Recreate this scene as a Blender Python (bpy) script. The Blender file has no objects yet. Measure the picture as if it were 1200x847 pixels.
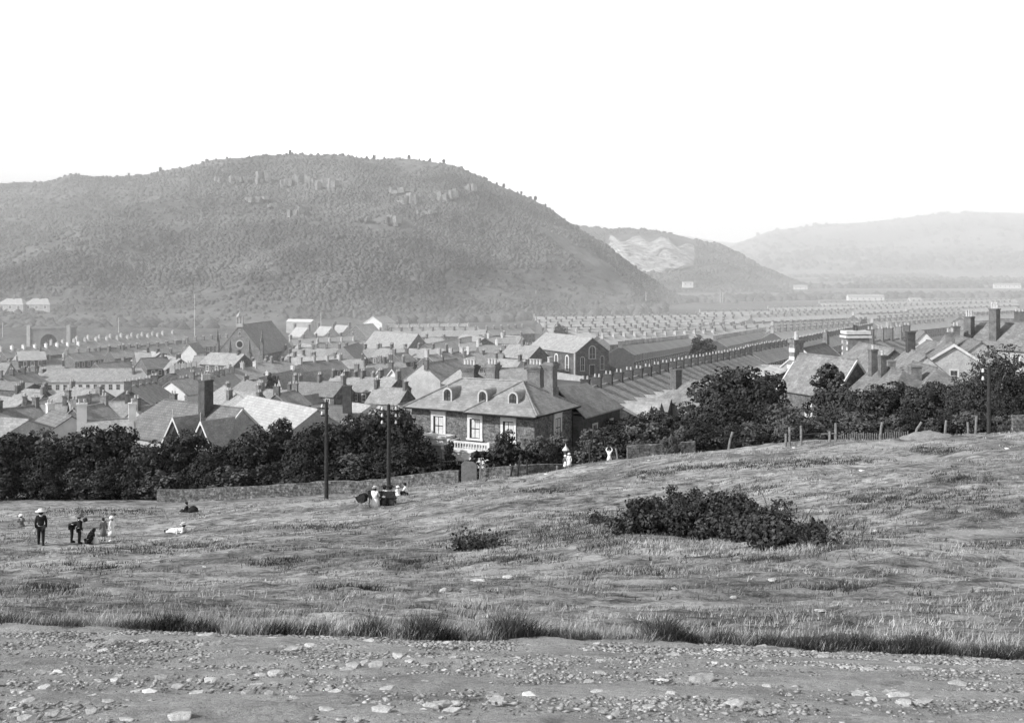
import bpy, math, random
import numpy as np
from mathutils import Vector, Matrix, noise as mnoise
R = math.radians
rnd = random.Random(7)
scene = bpy.context.scene
col = scene.collection
F = 1400.0; PX0 = 600.0; HZ = 300.0          # focal length, centre column and horizon row of the plate
# ------------------------------------------------------------ camera
cd = bpy.data.cameras.new('camera'); cam = bpy.data.objects.new('camera', cd); col.objects.link(cam)
cd.sensor_width = 36; cd.lens = 36 * F / 1200; cd.shift_y = -(423.5 - HZ) / 1200
cd.clip_start = 0.1; cd.clip_end = 30000
cam.location = (0, 0, 0); cam.rotation_euler = (R(90), 0, 0)
scene.camera = cam
scene.view_settings.view_transform = 'Standard'; scene.view_settings.look = 'None'
scene.view_settings.exposure = 0; scene.view_settings.gamma = 1
scene.cycles.max_bounces = 5; scene.cycles.transparent_max_bounces = 8
scene.cycles.volume_bounces = 0
# ------------------------------------------------------------ light
SUN = Vector((-0.80, -0.36, 0.62)).normalized()
el = math.asin(SUN.z); az = math.atan2(SUN.x, SUN.y)
sd = bpy.data.lights.new('sun', 'SUN'); sd.energy = 5.0; sd.angle = R(0.6); sd.color = (1, 1, 1)
so = bpy.data.objects.new('sun', sd); col.objects.link(so)
so.rotation_euler = SUN.to_track_quat('Z', 'Y').to_euler()
w = bpy.data.worlds.new('World'); scene.world = w; w.use_nodes = True
nt = w.node_tree; nt.nodes.clear()
sky = nt.nodes.new('ShaderNodeTexSky'); sky.sky_type = 'NISHITA'; sky.sun_disc = False
sky.sun_elevation = el; sky.sun_rotation = az; sky.air_density = 1.0; sky.dust_density = 2.0
bw = nt.nodes.new('ShaderNodeRGBToBW'); bg = nt.nodes.new('ShaderNodeBackground'); bg.inputs[1].default_value = 0.15
tc = nt.nodes.new('ShaderNodeTexCoord'); sx = nt.nodes.new('ShaderNodeSeparateXYZ')
mr = nt.nodes.new('ShaderNodeMapRange'); mr.inputs[1].default_value = 0.16; mr.inputs[2].default_value = 0.45
mr.inputs[3].default_value = 1.0; mr.inputs[4].default_value = 0.0; mr.clamp = True
mx = nt.nodes.new('ShaderNodeMix'); mx.data_type = 'FLOAT'; mx.inputs[3].default_value = 14.5
out = nt.nodes.new('ShaderNodeOutputWorld')
L = nt.links.new
L(sky.outputs[0], bw.inputs[0]); L(tc.outputs['Generated'], sx.inputs[0]); L(sx.outputs[2], mr.inputs[0])
L(mr.outputs[0], mx.inputs[0]); L(bw.outputs[0], mx.inputs[2]); L(mx.outputs[0], bg.inputs[0]); L(bg.outputs[0], out.inputs[0])
# ------------------------------------------------------------ materials (all greys: the photograph has no colour)
MATS = {}
def mat(name, v, v2=None, scale=1.0, detail=6, rough=0.9, bump=0.0, bscale=None, lo=0.35, hi=0.65, spec=0.1,
        fine=0.0, fscale=20, objvar=0.0, brick=None, coords='Object', stretch=None):
    if name in MATS: return MATS[name]
    m = bpy.data.materials.new(name); m.use_nodes = True; n = m.node_tree.nodes; lk = m.node_tree.links.new
    b = n['Principled BSDF']; b.inputs['Roughness'].default_value = rough
    b.inputs['Specular IOR Level'].default_value = spec
    t = n.new('ShaderNodeTexCoord'); co = t.outputs[coords]
    if coords == 'World':
        pass
    if stretch:
        mp = n.new('ShaderNodeMapping'); mp.inputs['Scale'].default_value = stretch; lk(co, mp.inputs[0]); co = mp.outputs[0]
    def val(x): return x
    if v2 is None: v2 = v * 1.25
    nz = n.new('ShaderNodeTexNoise'); nz.inputs['Scale'].default_value = scale; nz.inputs['Detail'].default_value = detail
    nz.inputs['Roughness'].default_value = 0.6
    lk(co, nz.inputs['Vector'])
    r = n.new('ShaderNodeMapRange'); r.inputs[1].default_value = lo; r.inputs[2].default_value = hi
    r.inputs[3].default_value = v; r.inputs[4].default_value = v2; lk(nz.outputs[0], r.inputs[0]); cur = r.outputs[0]
    def mul(a, k0, k1, src, l0, l1):
        q = n.new('ShaderNodeMapRange'); q.inputs[1].default_value = l0; q.inputs[2].default_value = l1
        q.inputs[3].default_value = k0; q.inputs[4].default_value = k1; lk(src, q.inputs[0])
        mm = n.new('ShaderNodeMath'); mm.operation = 'MULTIPLY'; lk(a, mm.inputs[0]); lk(q.outputs[0], mm.inputs[1]); return mm.outputs[0]
    if fine:
        n2 = n.new('ShaderNodeTexNoise'); n2.inputs['Scale'].default_value = fscale; n2.inputs['Detail'].default_value = 5; n2.inputs['Roughness'].default_value = 0.7
        lk(co, n2.inputs['Vector']); cur = mul(cur, 1 - fine, 1 + fine, n2.outputs[0], 0.35, 0.65)
    if objvar:
        oi = n.new('ShaderNodeObjectInfo'); cur = mul(cur, 1 - objvar, 1 + objvar, oi.outputs['Random'], 0, 1)
    hsrc = None
    if brick:
        sc_, bw_, bh_, dark = brick[:4]; c2 = brick[4] if len(brick) > 4 else .8
        br = n.new('ShaderNodeTexBrick'); br.inputs['Scale'].default_value = sc_; br.inputs['Brick Width'].default_value = bw_
        br.inputs['Row Height'].default_value = bh_; br.inputs['Mortar Size'].default_value = 0.02
        br.inputs['Color1'].default_value = (1, 1, 1, 1); br.inputs['Color2'].default_value = (c2, c2, c2, 1); br.inputs['Mortar'].default_value = (dark, dark, dark, 1)
        # lay courses along world up: use x+y as the horizontal and z as the vertical
        s2 = n.new('ShaderNodeSeparateXYZ'); lk(co, s2.inputs[0]); ad = n.new('ShaderNodeMath'); lk(s2.outputs[0], ad.inputs[0]); lk(s2.outputs[1], ad.inputs[1])
        cb = n.new('ShaderNodeCombineXYZ'); lk(ad.outputs[0], cb.inputs[0]); lk(s2.outputs[2], cb.inputs[1]); lk(cb.outputs[0], br.inputs['Vector'])
        cur = mul(cur, 0.0, 1.0, br.outputs['Color'], 0, 1); hsrc = br.outputs['Color']
    lk(cur, b.inputs['Base Color'])
    if bump:
        bm = n.new('ShaderNodeBump'); bm.inputs['Strength'].default_value = bump; bm.inputs['Distance'].default_value = 0.05
        if hsrc is None:
            n3 = n.new('ShaderNodeTexNoise'); n3.inputs['Scale'].default_value = bscale or scale * 4; n3.inputs['Detail'].default_value = 6
            n3.inputs['Roughness'].default_value = 0.7; lk(co, n3.inputs['Vector']); hsrc = n3.outputs[0]
        lk(hsrc, bm.inputs['Height']); lk(bm.outputs[0], b.inputs['Normal'])
    MATS[name] = m; return m
# ------------------------------------------------------------ scene records
def tag(o, label=None, cat=None, group=None, kind=None):
    if label: o['label'] = label
    if cat: o['category'] = cat
    if group: o['group'] = group
    if kind: o['kind'] = kind
    return o
def empty(name, loc, rz=0.0):
    o = bpy.data.objects.new(name, None); o.empty_display_size = 0.2; col.objects.link(o)
    o.location = loc; o.rotation_euler = (0, 0, rz); return o
def copy_tree(o, parent=None):
    c = o.copy(); col.objects.link(c)
    if parent is not None: c.parent = parent
    for ch in list(KIDS.get(o.name, [])): k = copy_tree(ch, c); KIDS.setdefault(c.name, []).append(k)
    return c
KIDS = {}
class MB:
    """collects shapes, builds ONE mesh object"""
    def __init__(s): s.v = []; s.f = []; s.m = []; s.cur = 0; s.smooth = []; s.sm = False
    def add(s, vs, fs, M=None):
        o = len(s.v)
        for p in vs: s.v.append(tuple(M @ Vector(p)) if M is not None else tuple(p))
        for f in fs: s.f.append(tuple(i + o for i in f)); s.m.append(s.cur); s.smooth.append(s.sm)
        return s
    def box(s, x0, x1, y0, y1, z0, z1, M=None):
        return s.add([(x0,y0,z0),(x1,y0,z0),(x1,y1,z0),(x0,y1,z0),(x0,y0,z1),(x1,y0,z1),(x1,y1,z1),(x0,y1,z1)],
                     [(0,3,2,1),(4,5,6,7),(0,1,5,4),(1,2,6,5),(2,3,7,6),(3,0,4,7)], M)
    def prism(s, poly, y0, y1, M=None):
        """poly in x,z; extruded along y"""
        n = len(poly); vs = [(x, y0, z) for x, z in poly] + [(x, y1, z) for x, z in poly]
        a = sum(poly[i][0]*poly[(i+1)%n][1]-poly[(i+1)%n][0]*poly[i][1] for i in range(n))
        fs = [tuple(range(n)), tuple(range(2*n-1, n-1, -1))] + [(i, n+i, n+(i+1)%n, (i+1)%n) for i in range(n)]
        if a < 0: fs = [tuple(reversed(f)) for f in fs]
        return s.add(vs, fs, M)
    def tube(s, p0, p1, r0, r1=None, n=8, cap=True):
        r1 = r0 if r1 is None else r1; p0 = Vector(p0); p1 = Vector(p1); d = p1 - p0
        q = d.to_track_quat('Z', 'Y') if d.length > 1e-9 else Vector((0,0,1)).to_track_quat('Z','Y')
        vs = []
        for p, r in ((p0, r0), (p1, r1)):
            for i in range(n):
                a = 2*math.pi*i/n; vs.append(p + q @ Vector((r*math.cos(a), r*math.sin(a), 0)))
        fs = [(i, (i+1)%n, n+(i+1)%n, n+i) for i in range(n)]
        if cap: fs += [tuple(range(n-1,-1,-1)), tuple(range(n, 2*n))]
        return s.add(vs, fs)
    def lathe(s, prof, c=(0,0,0), n=12, M=None):
        vs = []; fs = []
        for r, z in prof:
            for i in range(n):
                a = 2*math.pi*i/n; vs.append((c[0]+r*math.cos(a), c[1]+r*math.sin(a), c[2]+z))
        for k in range(len(prof)-1):
            for i in range(n): fs.append((k*n+i, k*n+(i+1)%n, (k+1)*n+(i+1)%n, (k+1)*n+i))
        fs += [tuple(range(n-1,-1,-1)), tuple(range((len(prof)-1)*n, len(prof)*n))]
        return s.add(vs, fs, M)
    def build(s, name, mats, parent=None, loc=None):
        me = bpy.data.meshes.new(name); me.from_pydata(s.v, [], s.f)
        if not isinstance(mats, (list, tuple)): mats = [mats]
        for m in mats: me.materials.append(m)
        if len(mats) > 1: me.polygons.foreach_set('material_index', s.m)
        if any(s.smooth): me.polygons.foreach_set('use_smooth', s.smooth)
        me.update()
        o = bpy.data.objects.new(name, me); col.objects.link(o)
        if parent is not None: o.parent = parent; KIDS.setdefault(parent.name, []).append(o)
        if loc is not None: o.location = loc
        return o
def raw_mesh(name, V, Fa, mats, smooth=False, loc=None, parent=None, mi=None):
    """numpy arrays V (n,3), Fa (m,k) -> object"""
    V = np.asarray(V, dtype=np.float32); Fa = np.asarray(Fa, dtype=np.int32); k = Fa.shape[1]
    me = bpy.data.meshes.new(name); me.vertices.add(len(V)); me.vertices.foreach_set('co', V.ravel())
    me.loops.add(Fa.size); me.loops.foreach_set('vertex_index', Fa.ravel())
    me.polygons.add(len(Fa)); me.polygons.foreach_set('loop_start', np.arange(0, Fa.size, k, dtype=np.int32))
    me.polygons.foreach_set('loop_total', np.full(len(Fa), k, dtype=np.int32))
    if smooth: me.polygons.foreach_set('use_smooth', np.ones(len(Fa), dtype=bool))
    if not isinstance(mats, (list, tuple)): mats = [mats]
    for m in mats: me.materials.append(m)
    if mi is not None: me.polygons.foreach_set('material_index', np.asarray(mi, dtype=np.int32))
    me.update(calc_edges=True)
    o = bpy.data.objects.new(name, me); col.objects.link(o)
    if parent is not None: o.parent = parent; KIDS.setdefault(parent.name, []).append(o)
    if loc is not None: o.location = loc
    return o
# ------------------------------------------------------------ terrain
YS = [0.5, 2, 4, 7, 10.5, 13, 20, 30, 45, 64, 80, 100, 130, 200, 340, 500, 700, 1000, 1500, 3000, 12000]
PS = [-300, 0, 300, 600, 900, 1200, 1500]
ZT = np.array([
 [-1.20]*7,
 [-1.34]*7,
 [-1.62]*7,
 [-2.37,-2.37,-2.38,-2.40,-2.42,-2.44,-2.46],
 [-3.27,-3.28,-3.30,-3.34,-3.40,-3.48,-3.55],
 [-3.95,-3.95,-3.93,-3.92,-3.95,-3.98,-4.0],
 [-5.75,-5.72,-5.65,-5.57,-5.55,-5.5,-5.4],
 [-8.1,-8.0,-7.85,-7.6,-7.3,-6.9,-6.5],
 [-11.6,-11.3,-10.95,-10.3,-9.3,-8.4,-7.6],
 [-15.9,-15.4,-14.6,-13.2,-11.3,-10.0,-8.8],
 [-18.8,-18.2,-17.15,-15.05,-12.8,-11.7,-10.3],
 [-22.1,-21.3,-20.75,-18.5,-16.2,-15.2,-13.2],
 [-26.2,-25.5,-24.9,-24.2,-21.0,-18.3,-16],
 [-33,-31.7,-31,-28.6,-25,-20.6,-19],
 [-40.5,-40,-38.5,-34.5,-32.5,-27,-24],
 [-42.5,-42,-41.5,-39,-38,-33.5,-30],
 [-43.5,-43,-42.5,-42.5,-42.3,-41,-39],
 [-45]*4+[-45,-45,-44],
 [-46]*7,
 [-47]*7, [-47]*7])
LY = np.log(np.array(YS)); PSa = np.array(PS, float)
def _pchip_d(x, y):
    h = np.diff(x); d = np.diff(y, axis=0) / h[:, None]; m = np.zeros_like(y)
    m[0] = d[0]; m[-1] = d[-1]
    for i in range(1, len(x)-1):
        s = d[i-1]*d[i] > 0; w1 = 2*h[i]+h[i-1]; w2 = h[i]+2*h[i-1]
        with np.errstate(divide='ignore', invalid='ignore'):
            m[i] = np.where(s, (w1+w2)/(w1/d[i-1]+w2/d[i]), 0)
    return m
DT = _pchip_d(LY, ZT)
def _herm(x, xs, ys, ds):
    i = np.clip(np.searchsorted(xs, x) - 1, 0, len(xs)-2); h = xs[i+1]-xs[i]; t = np.clip((x-xs[i])/h, 0, 1)
    t = t[:, None]; h = h[:, None]
    return (2*t**3-3*t**2+1)*ys[i]+(t**3-2*t**2+t)*h*ds[i]+(-2*t**3+3*t**2)*ys[i+1]+(t**3-t**2)*h*ds[i+1]
_rs = np.random.RandomState(3)
_WV = []
for lam, amp in ((23, .10), (13, .07), (9, .05), (6, .025), (3.7, .015), (2.3, .01), (1.3, .006)):
    for _ in range(5):
        a = _rs.rand()*6.283; _WV.append((math.cos(a)*6.283/lam, math.sin(a)*6.283/lam, _rs.rand()*6.283, amp/1.6))
def gz_base(X, Y):
    X = np.atleast_1d(np.asarray(X, float)); Y = np.atleast_1d(np.asarray(Y, float)); Yc = np.maximum(Y, 0.5)
    p = PX0 + F*X/np.maximum(Yc, 2.0)
    rows = _herm(np.log(Yc), LY, ZT, DT)
    p = np.clip(p, PS[0], PS[-1]-1e-6); k = np.clip(((p-PS[0])/300).astype(int), 0, len(PS)-2); t = (p-PSa[k])/300
    ar = np.arange(len(X)); km = np.clip(k-1, 0, None); k2 = np.clip(k+2, None, len(PS)-1)
    a, b, c, d = rows[ar, km], rows[ar, k], rows[ar, k+1], rows[ar, k2]
    z = 0.5*((2*b)+(-a+c)*t+(2*a-5*b+4*c-d)*t*t+(-a+3*b-3*c+d)*t**3)
    return z
def gz_np(X, Y):
    X = np.atleast_1d(np.asarray(X, float)); Y = np.atleast_1d(np.asarray(Y, float))
    z = gz_base(X, Y); n = np.zeros_like(z)
    for kx, ky, ph, am in _WV: n += am*np.sin(kx*X+ky*Y+ph)
    wt = np.clip((Y-9)/12, 0.12, 1)*np.clip((130-Y)/30, 0, 1)
    return z + n*wt
def gz(x, y): return float(gz_np([x], [y])[0])
def P(px, py, Y): return Vector(((px-PX0)/F*Y, Y, -(py-HZ)/F*Y))
def ray(px, py, h=0.0, y0=None, y1=9000.0):
    """point where the sight line through the plate's (px,py) comes down to h metres above the ground; returns (x, y, ground z)"""
    y0 = y0 or (135.0 if h > 3 else 3.0)
    ys = np.exp(np.linspace(math.log(y0), math.log(y1), 2500)); xs = (px-PX0)/F*ys; zr = -(py-HZ)/F*ys
    d = zr - (gz_np(xs, ys) + h); p0 = int(np.argmax(d > 0)); j = d[p0:] < 0; i = p0+int(np.argmax(j)) if j.any() else len(ys)-1
    return float(xs[i]), float(ys[i]), float(gz_np([xs[i]], [ys[i]])[0])
def onground(px, py): x, y, z = ray(px, py); return Vector((x, y, z))
def up(px, Y): x = (px-PX0)/F*Y; return Vector((x, Y, gz(x, Y)))
# ============================================================ LAND
def ground_material():
    m = bpy.data.materials.new('ground'); m.use_nodes = True; n = m.node_tree.nodes; lk = m.node_tree.links.new
    b = n['Principled BSDF']; b.inputs['Roughness'].default_value = 0.95; b.inputs['Specular IOR Level'].default_value = 0.05
    g = n.new('ShaderNodeNewGeometry'); sp = n.new('ShaderNodeSeparateXYZ'); lk(g.outputs['Position'], sp.inputs[0])
    def noise(sc, det=6, ro=0.6, vec=None):
        q = n.new('ShaderNodeTexNoise'); q.inputs['Scale'].default_value = sc; q.inputs['Detail'].default_value = det; q.inputs['Roughness'].default_value = ro
        lk(vec or g.outputs['Position'], q.inputs['Vector']); return q.outputs[0]
    def rng(src, a, b_, c, d):
        q = n.new('ShaderNodeMapRange'); q.inputs[1].default_value = a; q.inputs[2].default_value = b_; q.inputs[3].default_value = c; q.inputs[4].default_value = d
        lk(src, q.inputs[0]); return q.outputs[0]
    def mth(op, a, b_):
        q = n.new('ShaderNodeMath'); q.operation = op
        for i, x in enumerate((a, b_)):
            if isinstance(x, (int, float)): q.inputs[i].default_value = x
            else: lk(x, q.inputs[i])
        return q.outputs[0]
    def mix(f, a, b_):
        q = n.new('ShaderNodeMix'); q.data_type = 'FLOAT'; lk(f, q.inputs[0])
        for i, x in ((2, a), (3, b_)):
            if isinstance(x, (int, float)): q.inputs[i].default_value = x
            else: lk(x, q.inputs[i])
        return q.outputs[0]
    # grass: big patches, tussocks, fine grain
    big = rng(noise(0.13, 6, .7), .40, .60, .18, .37)
    mid = rng(noise(0.9, 8, .75), .38, .60, .45, 1.3)
    mp = n.new('ShaderNodeMapping'); mp.inputs['Scale'].default_value = (0.8, 1.0, 1.0); lk(g.outputs['Position'], mp.inputs[0])
    tus = rng(noise(1.9, 10, .82, mp.outputs[0]), .40, .53, .30, 1.12)
    fin = rng(noise(14, 5, .75), .33, .67, .62, 1.32)
    gr = mth('MULTIPLY', mth('MULTIPLY', mth('MULTIPLY', big, mid), tus), fin)
    bare = rng(noise(0.3, 8, .72, mp.outputs[0]), .53, .61, 0, .9)
    drt = mth('MULTIPLY', rng(noise(1.3, 8, .7), .35, .65, .26, .42), rng(noise(22, 6, .8), .33, .67, .66, 1.34))
    gr = mix(bare, gr, drt)
    # the stony path in front: nearer than the grass edge
    edge = mth('SUBTRACT', sp.outputs[1], mth('MULTIPLY', noise(0.7, 5), 0.8))
    fpath = rng(edge, 9.95, 10.1, 1, 0)
    drt2 = mth('MULTIPLY', rng(noise(1.1, 8, .7), .35, .65, .25, .42), rng(noise(30, 7, .85), .3, .7, .6, 1.4))
    patch = rng(noise(2.4, 8, .75), .54, .66, 0, .7)
    drt2 = mix(patch, drt2, .11)
    c = mix(fpath, gr, drt2)
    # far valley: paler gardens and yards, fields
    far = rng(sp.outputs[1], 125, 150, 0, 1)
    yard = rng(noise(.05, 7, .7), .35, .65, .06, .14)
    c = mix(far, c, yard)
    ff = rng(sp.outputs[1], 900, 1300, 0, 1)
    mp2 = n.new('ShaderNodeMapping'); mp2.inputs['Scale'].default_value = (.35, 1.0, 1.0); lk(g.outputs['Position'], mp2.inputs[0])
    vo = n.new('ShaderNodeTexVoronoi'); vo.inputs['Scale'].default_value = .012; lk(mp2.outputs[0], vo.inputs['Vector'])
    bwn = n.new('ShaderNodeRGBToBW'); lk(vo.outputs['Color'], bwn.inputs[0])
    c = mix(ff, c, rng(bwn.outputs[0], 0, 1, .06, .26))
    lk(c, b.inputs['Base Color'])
    bu = n.new('ShaderNodeBump'); bu.inputs['Strength'].default_value = .9; bu.inputs['Distance'].default_value = .06
    h = mth('ADD', mth('MULTIPLY', noise(3.2, 8, .75), 1.6), mth('MULTIPLY', noise(26, 6, .8), .35)); lk(h, bu.inputs['Height']); lk(bu.outputs[0], b.inputs['Normal'])
    return m
def build_ground():
    yy = np.concatenate([np.linspace(-6, .5, 12), np.exp(np.linspace(math.log(.7), math.log(160), 430)), np.exp(np.linspace(math.log(165), math.log(14000), 120))])
    uu = np.concatenate([np.linspace(-1.6, -.62, 24), np.linspace(-.6, .6, 420), np.linspace(.62, 1.6, 24)])
    YY, UU = np.meshgrid(yy, uu, indexing='ij'); XX = UU*(np.maximum(YY, 0)+3.0)*(1.0)
    Z = gz_np(XX.ravel(), YY.ravel())
    Z = np.where(YY.ravel() < .5, gz_np(XX.ravel(), np.full(XX.size, .5)) + (0.5-YY.ravel())*.18, Z)
    # fine roughness near the camera
    V = np.stack([XX.ravel(), YY.ravel(), Z], 1)
    m = (V[:, 1] > .5) & (V[:, 1] < 100)
    idx = np.nonzero(m)[0]
    for i in idx:
        x, y, _ = V[i]; k = 1.0 if y < 30 else .0
        a = mnoise.fractal(Vector((x*1.3, y*1.3, 0)), 1.0, 2.1, 4) * (.035 if y < 10 else .075)
        if y < 14: a += mnoise.fractal(Vector((x*7, y*7, 3)), .9, 2.1, 3)*.010
        V[i, 2] += a
    nv, nu = YY.shape; I = np.arange(nv*nu).reshape(nv, nu)
    Fa = np.stack([I[:-1, :-1].ravel(), I[:-1, 1:].ravel(), I[1:, 1:].ravel(), I[1:, :-1].ravel()], 1)
    tag(raw_mesh('ground', V, Fa, ground_material(), smooth=True), kind='structure')
build_ground()
# ---- the hills, each a heightfield rising from the valley floor to its crest
def interp(tab, x): return np.interp(x, [a for a, _ in tab], [b for _, b in tab])
HILLS = {}
def hill(name, px0, px1, n, crest, yb, yc, m, nt_=60, rough=10.0, power=1.0, seed=0):
    pxs = np.linspace(px0, px1, n); ts = np.concatenate([np.linspace(0, 1, nt_), [1.02, 1.06, 1.15, 1.4]])
    V = np.zeros((len(ts), n, 3))
    for j, px in enumerate(pxs):
        Yb = interp(yb, px); Yc = interp(yc, px); zb = -47.0; zc = -(interp(crest, px)-HZ)/F*Yc
        for i, t in enumerate(ts):
            tt = min(t, 1.0)
            Y = Yb+(Yc-Yb)*t; fr = tt**power; z = zb+(zc-zb)*fr
            if t > 1: z = zc-(t-1)*(zc-zb)*1.2 - 4*(t-1)
            x = (px-PX0)/F*(Yb+(Yc-Yb)*tt)
            s = Yc/1300
            d = mnoise.fractal(Vector((x/(90*s), Y/(150*s), seed)), .9, 2.1, 5)*rough*math.sin(math.pi*min(tt, .93))**.7
            d2 = abs(mnoise.noise(Vector((x/(160*s), seed+5, Y/(600*s)))))*rough*1.6*math.sin(math.pi*min(tt, 1))
            V[i, j] = (x, Y, z+d-d2)
    I = np.arange(len(ts)*n).reshape(len(ts), n)
    Fa = np.stack([I[:-1, :-1].ravel(), I[:-1, 1:].ravel(), I[1:, 1:].ravel(), I[1:, :-1].ravel()], 1)
    HILLS[name] = (pxs, ts, V)
    return tag(raw_mesh(name, V.reshape(-1, 3), Fa, m, smooth=True), kind='structure')
C1 = [(-500,250),(-300,235),(-60,220),(0,216),(60,212),(85,206),(140,208),(180,204),(240,191),(300,183),(350,181),(420,184),(480,189),(530,193),(560,205),(600,222),(640,240),(680,266),(720,295),(750,318),(780,340),(812,356),(830,362)]
hm = mat('hillside', .09, .155, scale=.012, detail=8, rough=1, fine=.35, fscale=.12, lo=.4, hi=.62)
hill('hill', -480, 828, 320, C1, [(-500,700),(300,720),(600,800),(830,980)], [(-500,1350),(300,1350),(560,1300),(830,1250)], hm, 90, 14, .93)
hm2 = mat('far_hillside', .07, .15, scale=.006, detail=8, rough=1, fine=.3, fscale=.06)
hill('quarry_hill', 600, 990, 160, [(600,262),(670,263),(700,266),(740,270),(780,275),(820,284),(850,289),(870,300),(890,312),(930,330),(960,339),(990,345)],
     [(600,1450),(990,1500)], [(600,2200),(990,1900)], hm2, 60, 16, .9, 2)
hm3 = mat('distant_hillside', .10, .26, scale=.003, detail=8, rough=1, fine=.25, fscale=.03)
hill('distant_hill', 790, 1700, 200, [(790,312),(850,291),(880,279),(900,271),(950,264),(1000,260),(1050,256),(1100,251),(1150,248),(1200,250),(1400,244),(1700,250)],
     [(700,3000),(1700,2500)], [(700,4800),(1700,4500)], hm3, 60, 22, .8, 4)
hill('remote_hill', 560, 1100, 80, [(560,276),(700,272),(800,277),(850,284),(1100,288)], [(560,4900),(1100,4900)], [(560,5250),(1100,5250)], mat('remote_hillside', .45, .6, scale=.002), 20, 12, 1, 6)  # pale hillside colour stands in for the thick haze at that distance
# ============================================================ TOWN
slate = mat('slate', .26, .37, scale=.9, detail=6, fine=.16, fscale=5, objvar=.13, rough=.75, spec=.3, brick=(1.0, .42, .22, .7, .75), bump=.3)
slate_d = mat('dark_slate', .17, .24, scale=.9, fine=.2, fscale=5, objvar=.12, rough=.75, spec=.3, brick=(1.0, .5, .30, .5), bump=.3)
slate_l = mat('pale_slate', .36, .46, scale=.7, fine=.1, fscale=5, objvar=.08, rough=.7, spec=.35, brick=(1.0, .5, .30, .6))
stone = mat('stone_wall', .11, .21, scale=1.2, fine=.4, fscale=6, objvar=.18, bump=.5, brick=(1.0, .55, .28, .75, .6))
stone_l = mat('pale_stone_wall', .30, .42, scale=.8, fine=.2, fscale=5, objvar=.15, bump=.3)
render_ = mat('render_wall', .30, .42, scale=.5, fine=.14, fscale=4, objvar=.15)
white = mat('whitewash', .56, .72, scale=.7, fine=.05)
brick_d = mat('dark_brick', .06, .105, scale=1.5, fine=.25, fscale=8, objvar=.12, bump=.4, brick=(1.0, .26, .09, .9))
brick_m = mat('chimney_brick', .13, .22, scale=1.5, fine=.25, fscale=8, objvar=.3, brick=(1.0, .26, .09, .9))
pot_m = mat('chimney_pot', .34, .52, scale=3)
trim = mat('light_trim', .48, .6, scale=2)
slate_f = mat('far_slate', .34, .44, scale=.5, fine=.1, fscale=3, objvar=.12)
pale_pot = mat('pale_pot', .35, .5, scale=3)
dark = mat('dark_opening', .015, .03, scale=2)
glass = mat('window_glass', .03, .10, scale=1.3, rough=.15, spec=.6)
glass_l = mat('curtained_glass', .25, .42, scale=1.8, rough=.2, spec=.5)
lead = mat('lead', .2, .3, scale=3, rough=.6)
wood_d = mat('dark_wood', .025, .05, scale=6, fine=.3)
wood = mat('weathered_wood', .12, .24, scale=5, fine=.3, fscale=30)
def slab(mb, poly, t=.14):
    n = len(poly); mb.add([tuple(p) for p in poly]+[(p[0], p[1], p[2]-t) for p in poly],
        [tuple(range(n)), tuple(range(2*n-1, n-1, -1))]+[(i, n+i, n+(i+1) % n, (i+1) % n) for i in range(n)])
def roof_mb(L_, d, he, hr, hip=(0, 0), o=.3, go=.15, gable_to=None):
    mb = MB(); s = (hr-he)/(d/2); e = he-s*o; y = d/2+o
    x0 = -(o if hip[0] else go); x1 = L_+(o if hip[1] else go)
    r0 = x0+(y*.95 if hip[0] else 0); r1 = x1-(y*.95 if hip[1] else 0)
    if r0 > r1: r0 = r1 = (r0+r1)/2
    up_ = .12
    A = (r0, 0, hr+up_); B = (r1, 0, hr+up_)
    slab(mb, [(x0, -y, e+up_), (x1, -y, e+up_), B, A]); slab(mb, [(x1, y, e+up_), (x0, y, e+up_), A, B])
    if hip[0]: slab(mb, [(x0, y, e+up_), (x0, -y, e+up_), A])
    if hip[1]: slab(mb, [(x1, -y, e+up_), (x1, y, e+up_), B])
    mb.box(r0, r1, -.12, .12, hr+.04, hr+.24)
    return mb
def wall_mb(L_, d, he, hr, hip=(0, 0), dn=4.5):
    mb = MB(); mb.box(0, L_, -d/2, d/2, -dn, he)
    for k, (a, b) in enumerate(((0, .25), (L_-.25, L_))):
        if not hip[k]: 
            s = (hr-he)/(d/2)
            vs = [(a, -d/2, he), (a, d/2, he), (a, 0, hr), (b, -d/2, he), (b, d/2, he), (b, 0, hr)]
            mb.add(vs, [(0, 1, 2), (5, 4, 3), (0, 3, 4, 1), (1, 4, 5, 2), (2, 5, 3, 0)])
    return mb
def chimney_mb(x, y, z0, z1, wx=.55, wy=1.1, pots=0, ph=.45):
    mb = MB(); mb.box(x-wx/2, x+wx/2, y-wy/2, y+wy/2, z0, z1-.18); mb.box(x-wx/2-.07, x+wx/2+.07, y-wy/2-.07, y+wy/2+.07, z1-.18, z1)
    if pots:
        mb.cur = 1
        for i in range(pots):
            if wy >= wx: px_, py_ = x, y-wy/2+wy*(i+.5)/pots
            else: px_, py_ = x-wx/2+wx*(i+.5)/pots, y
            mb.tube((px_, py_, z1), (px_, py_, z1+ph), .15, .12, 6)
    return mb
def chimney(parent, x, y, z0, z1, wx=.55, wy=1.1, pots=2, ph=.5, m=None, sub=True, pm=None):
    c = chimney_mb(x, y, z0, z1, wx, wy).build('chimney', m or brick_m, parent)
    for i in range(pots):
        if wy >= wx: a, b = x, y-wy/2+wy*(i+.5)/pots
        else: a, b = x-wx/2+wx*(i+.5)/pots, y
        q = MB(); q.lathe([(.15, z1), (.13, z1+ph*.8), (.17, z1+ph*.82), (.17, z1+ph)], (a, b, 0), 7); q.build('chimney_pot', pm or pot_m, c)
    return c
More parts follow.
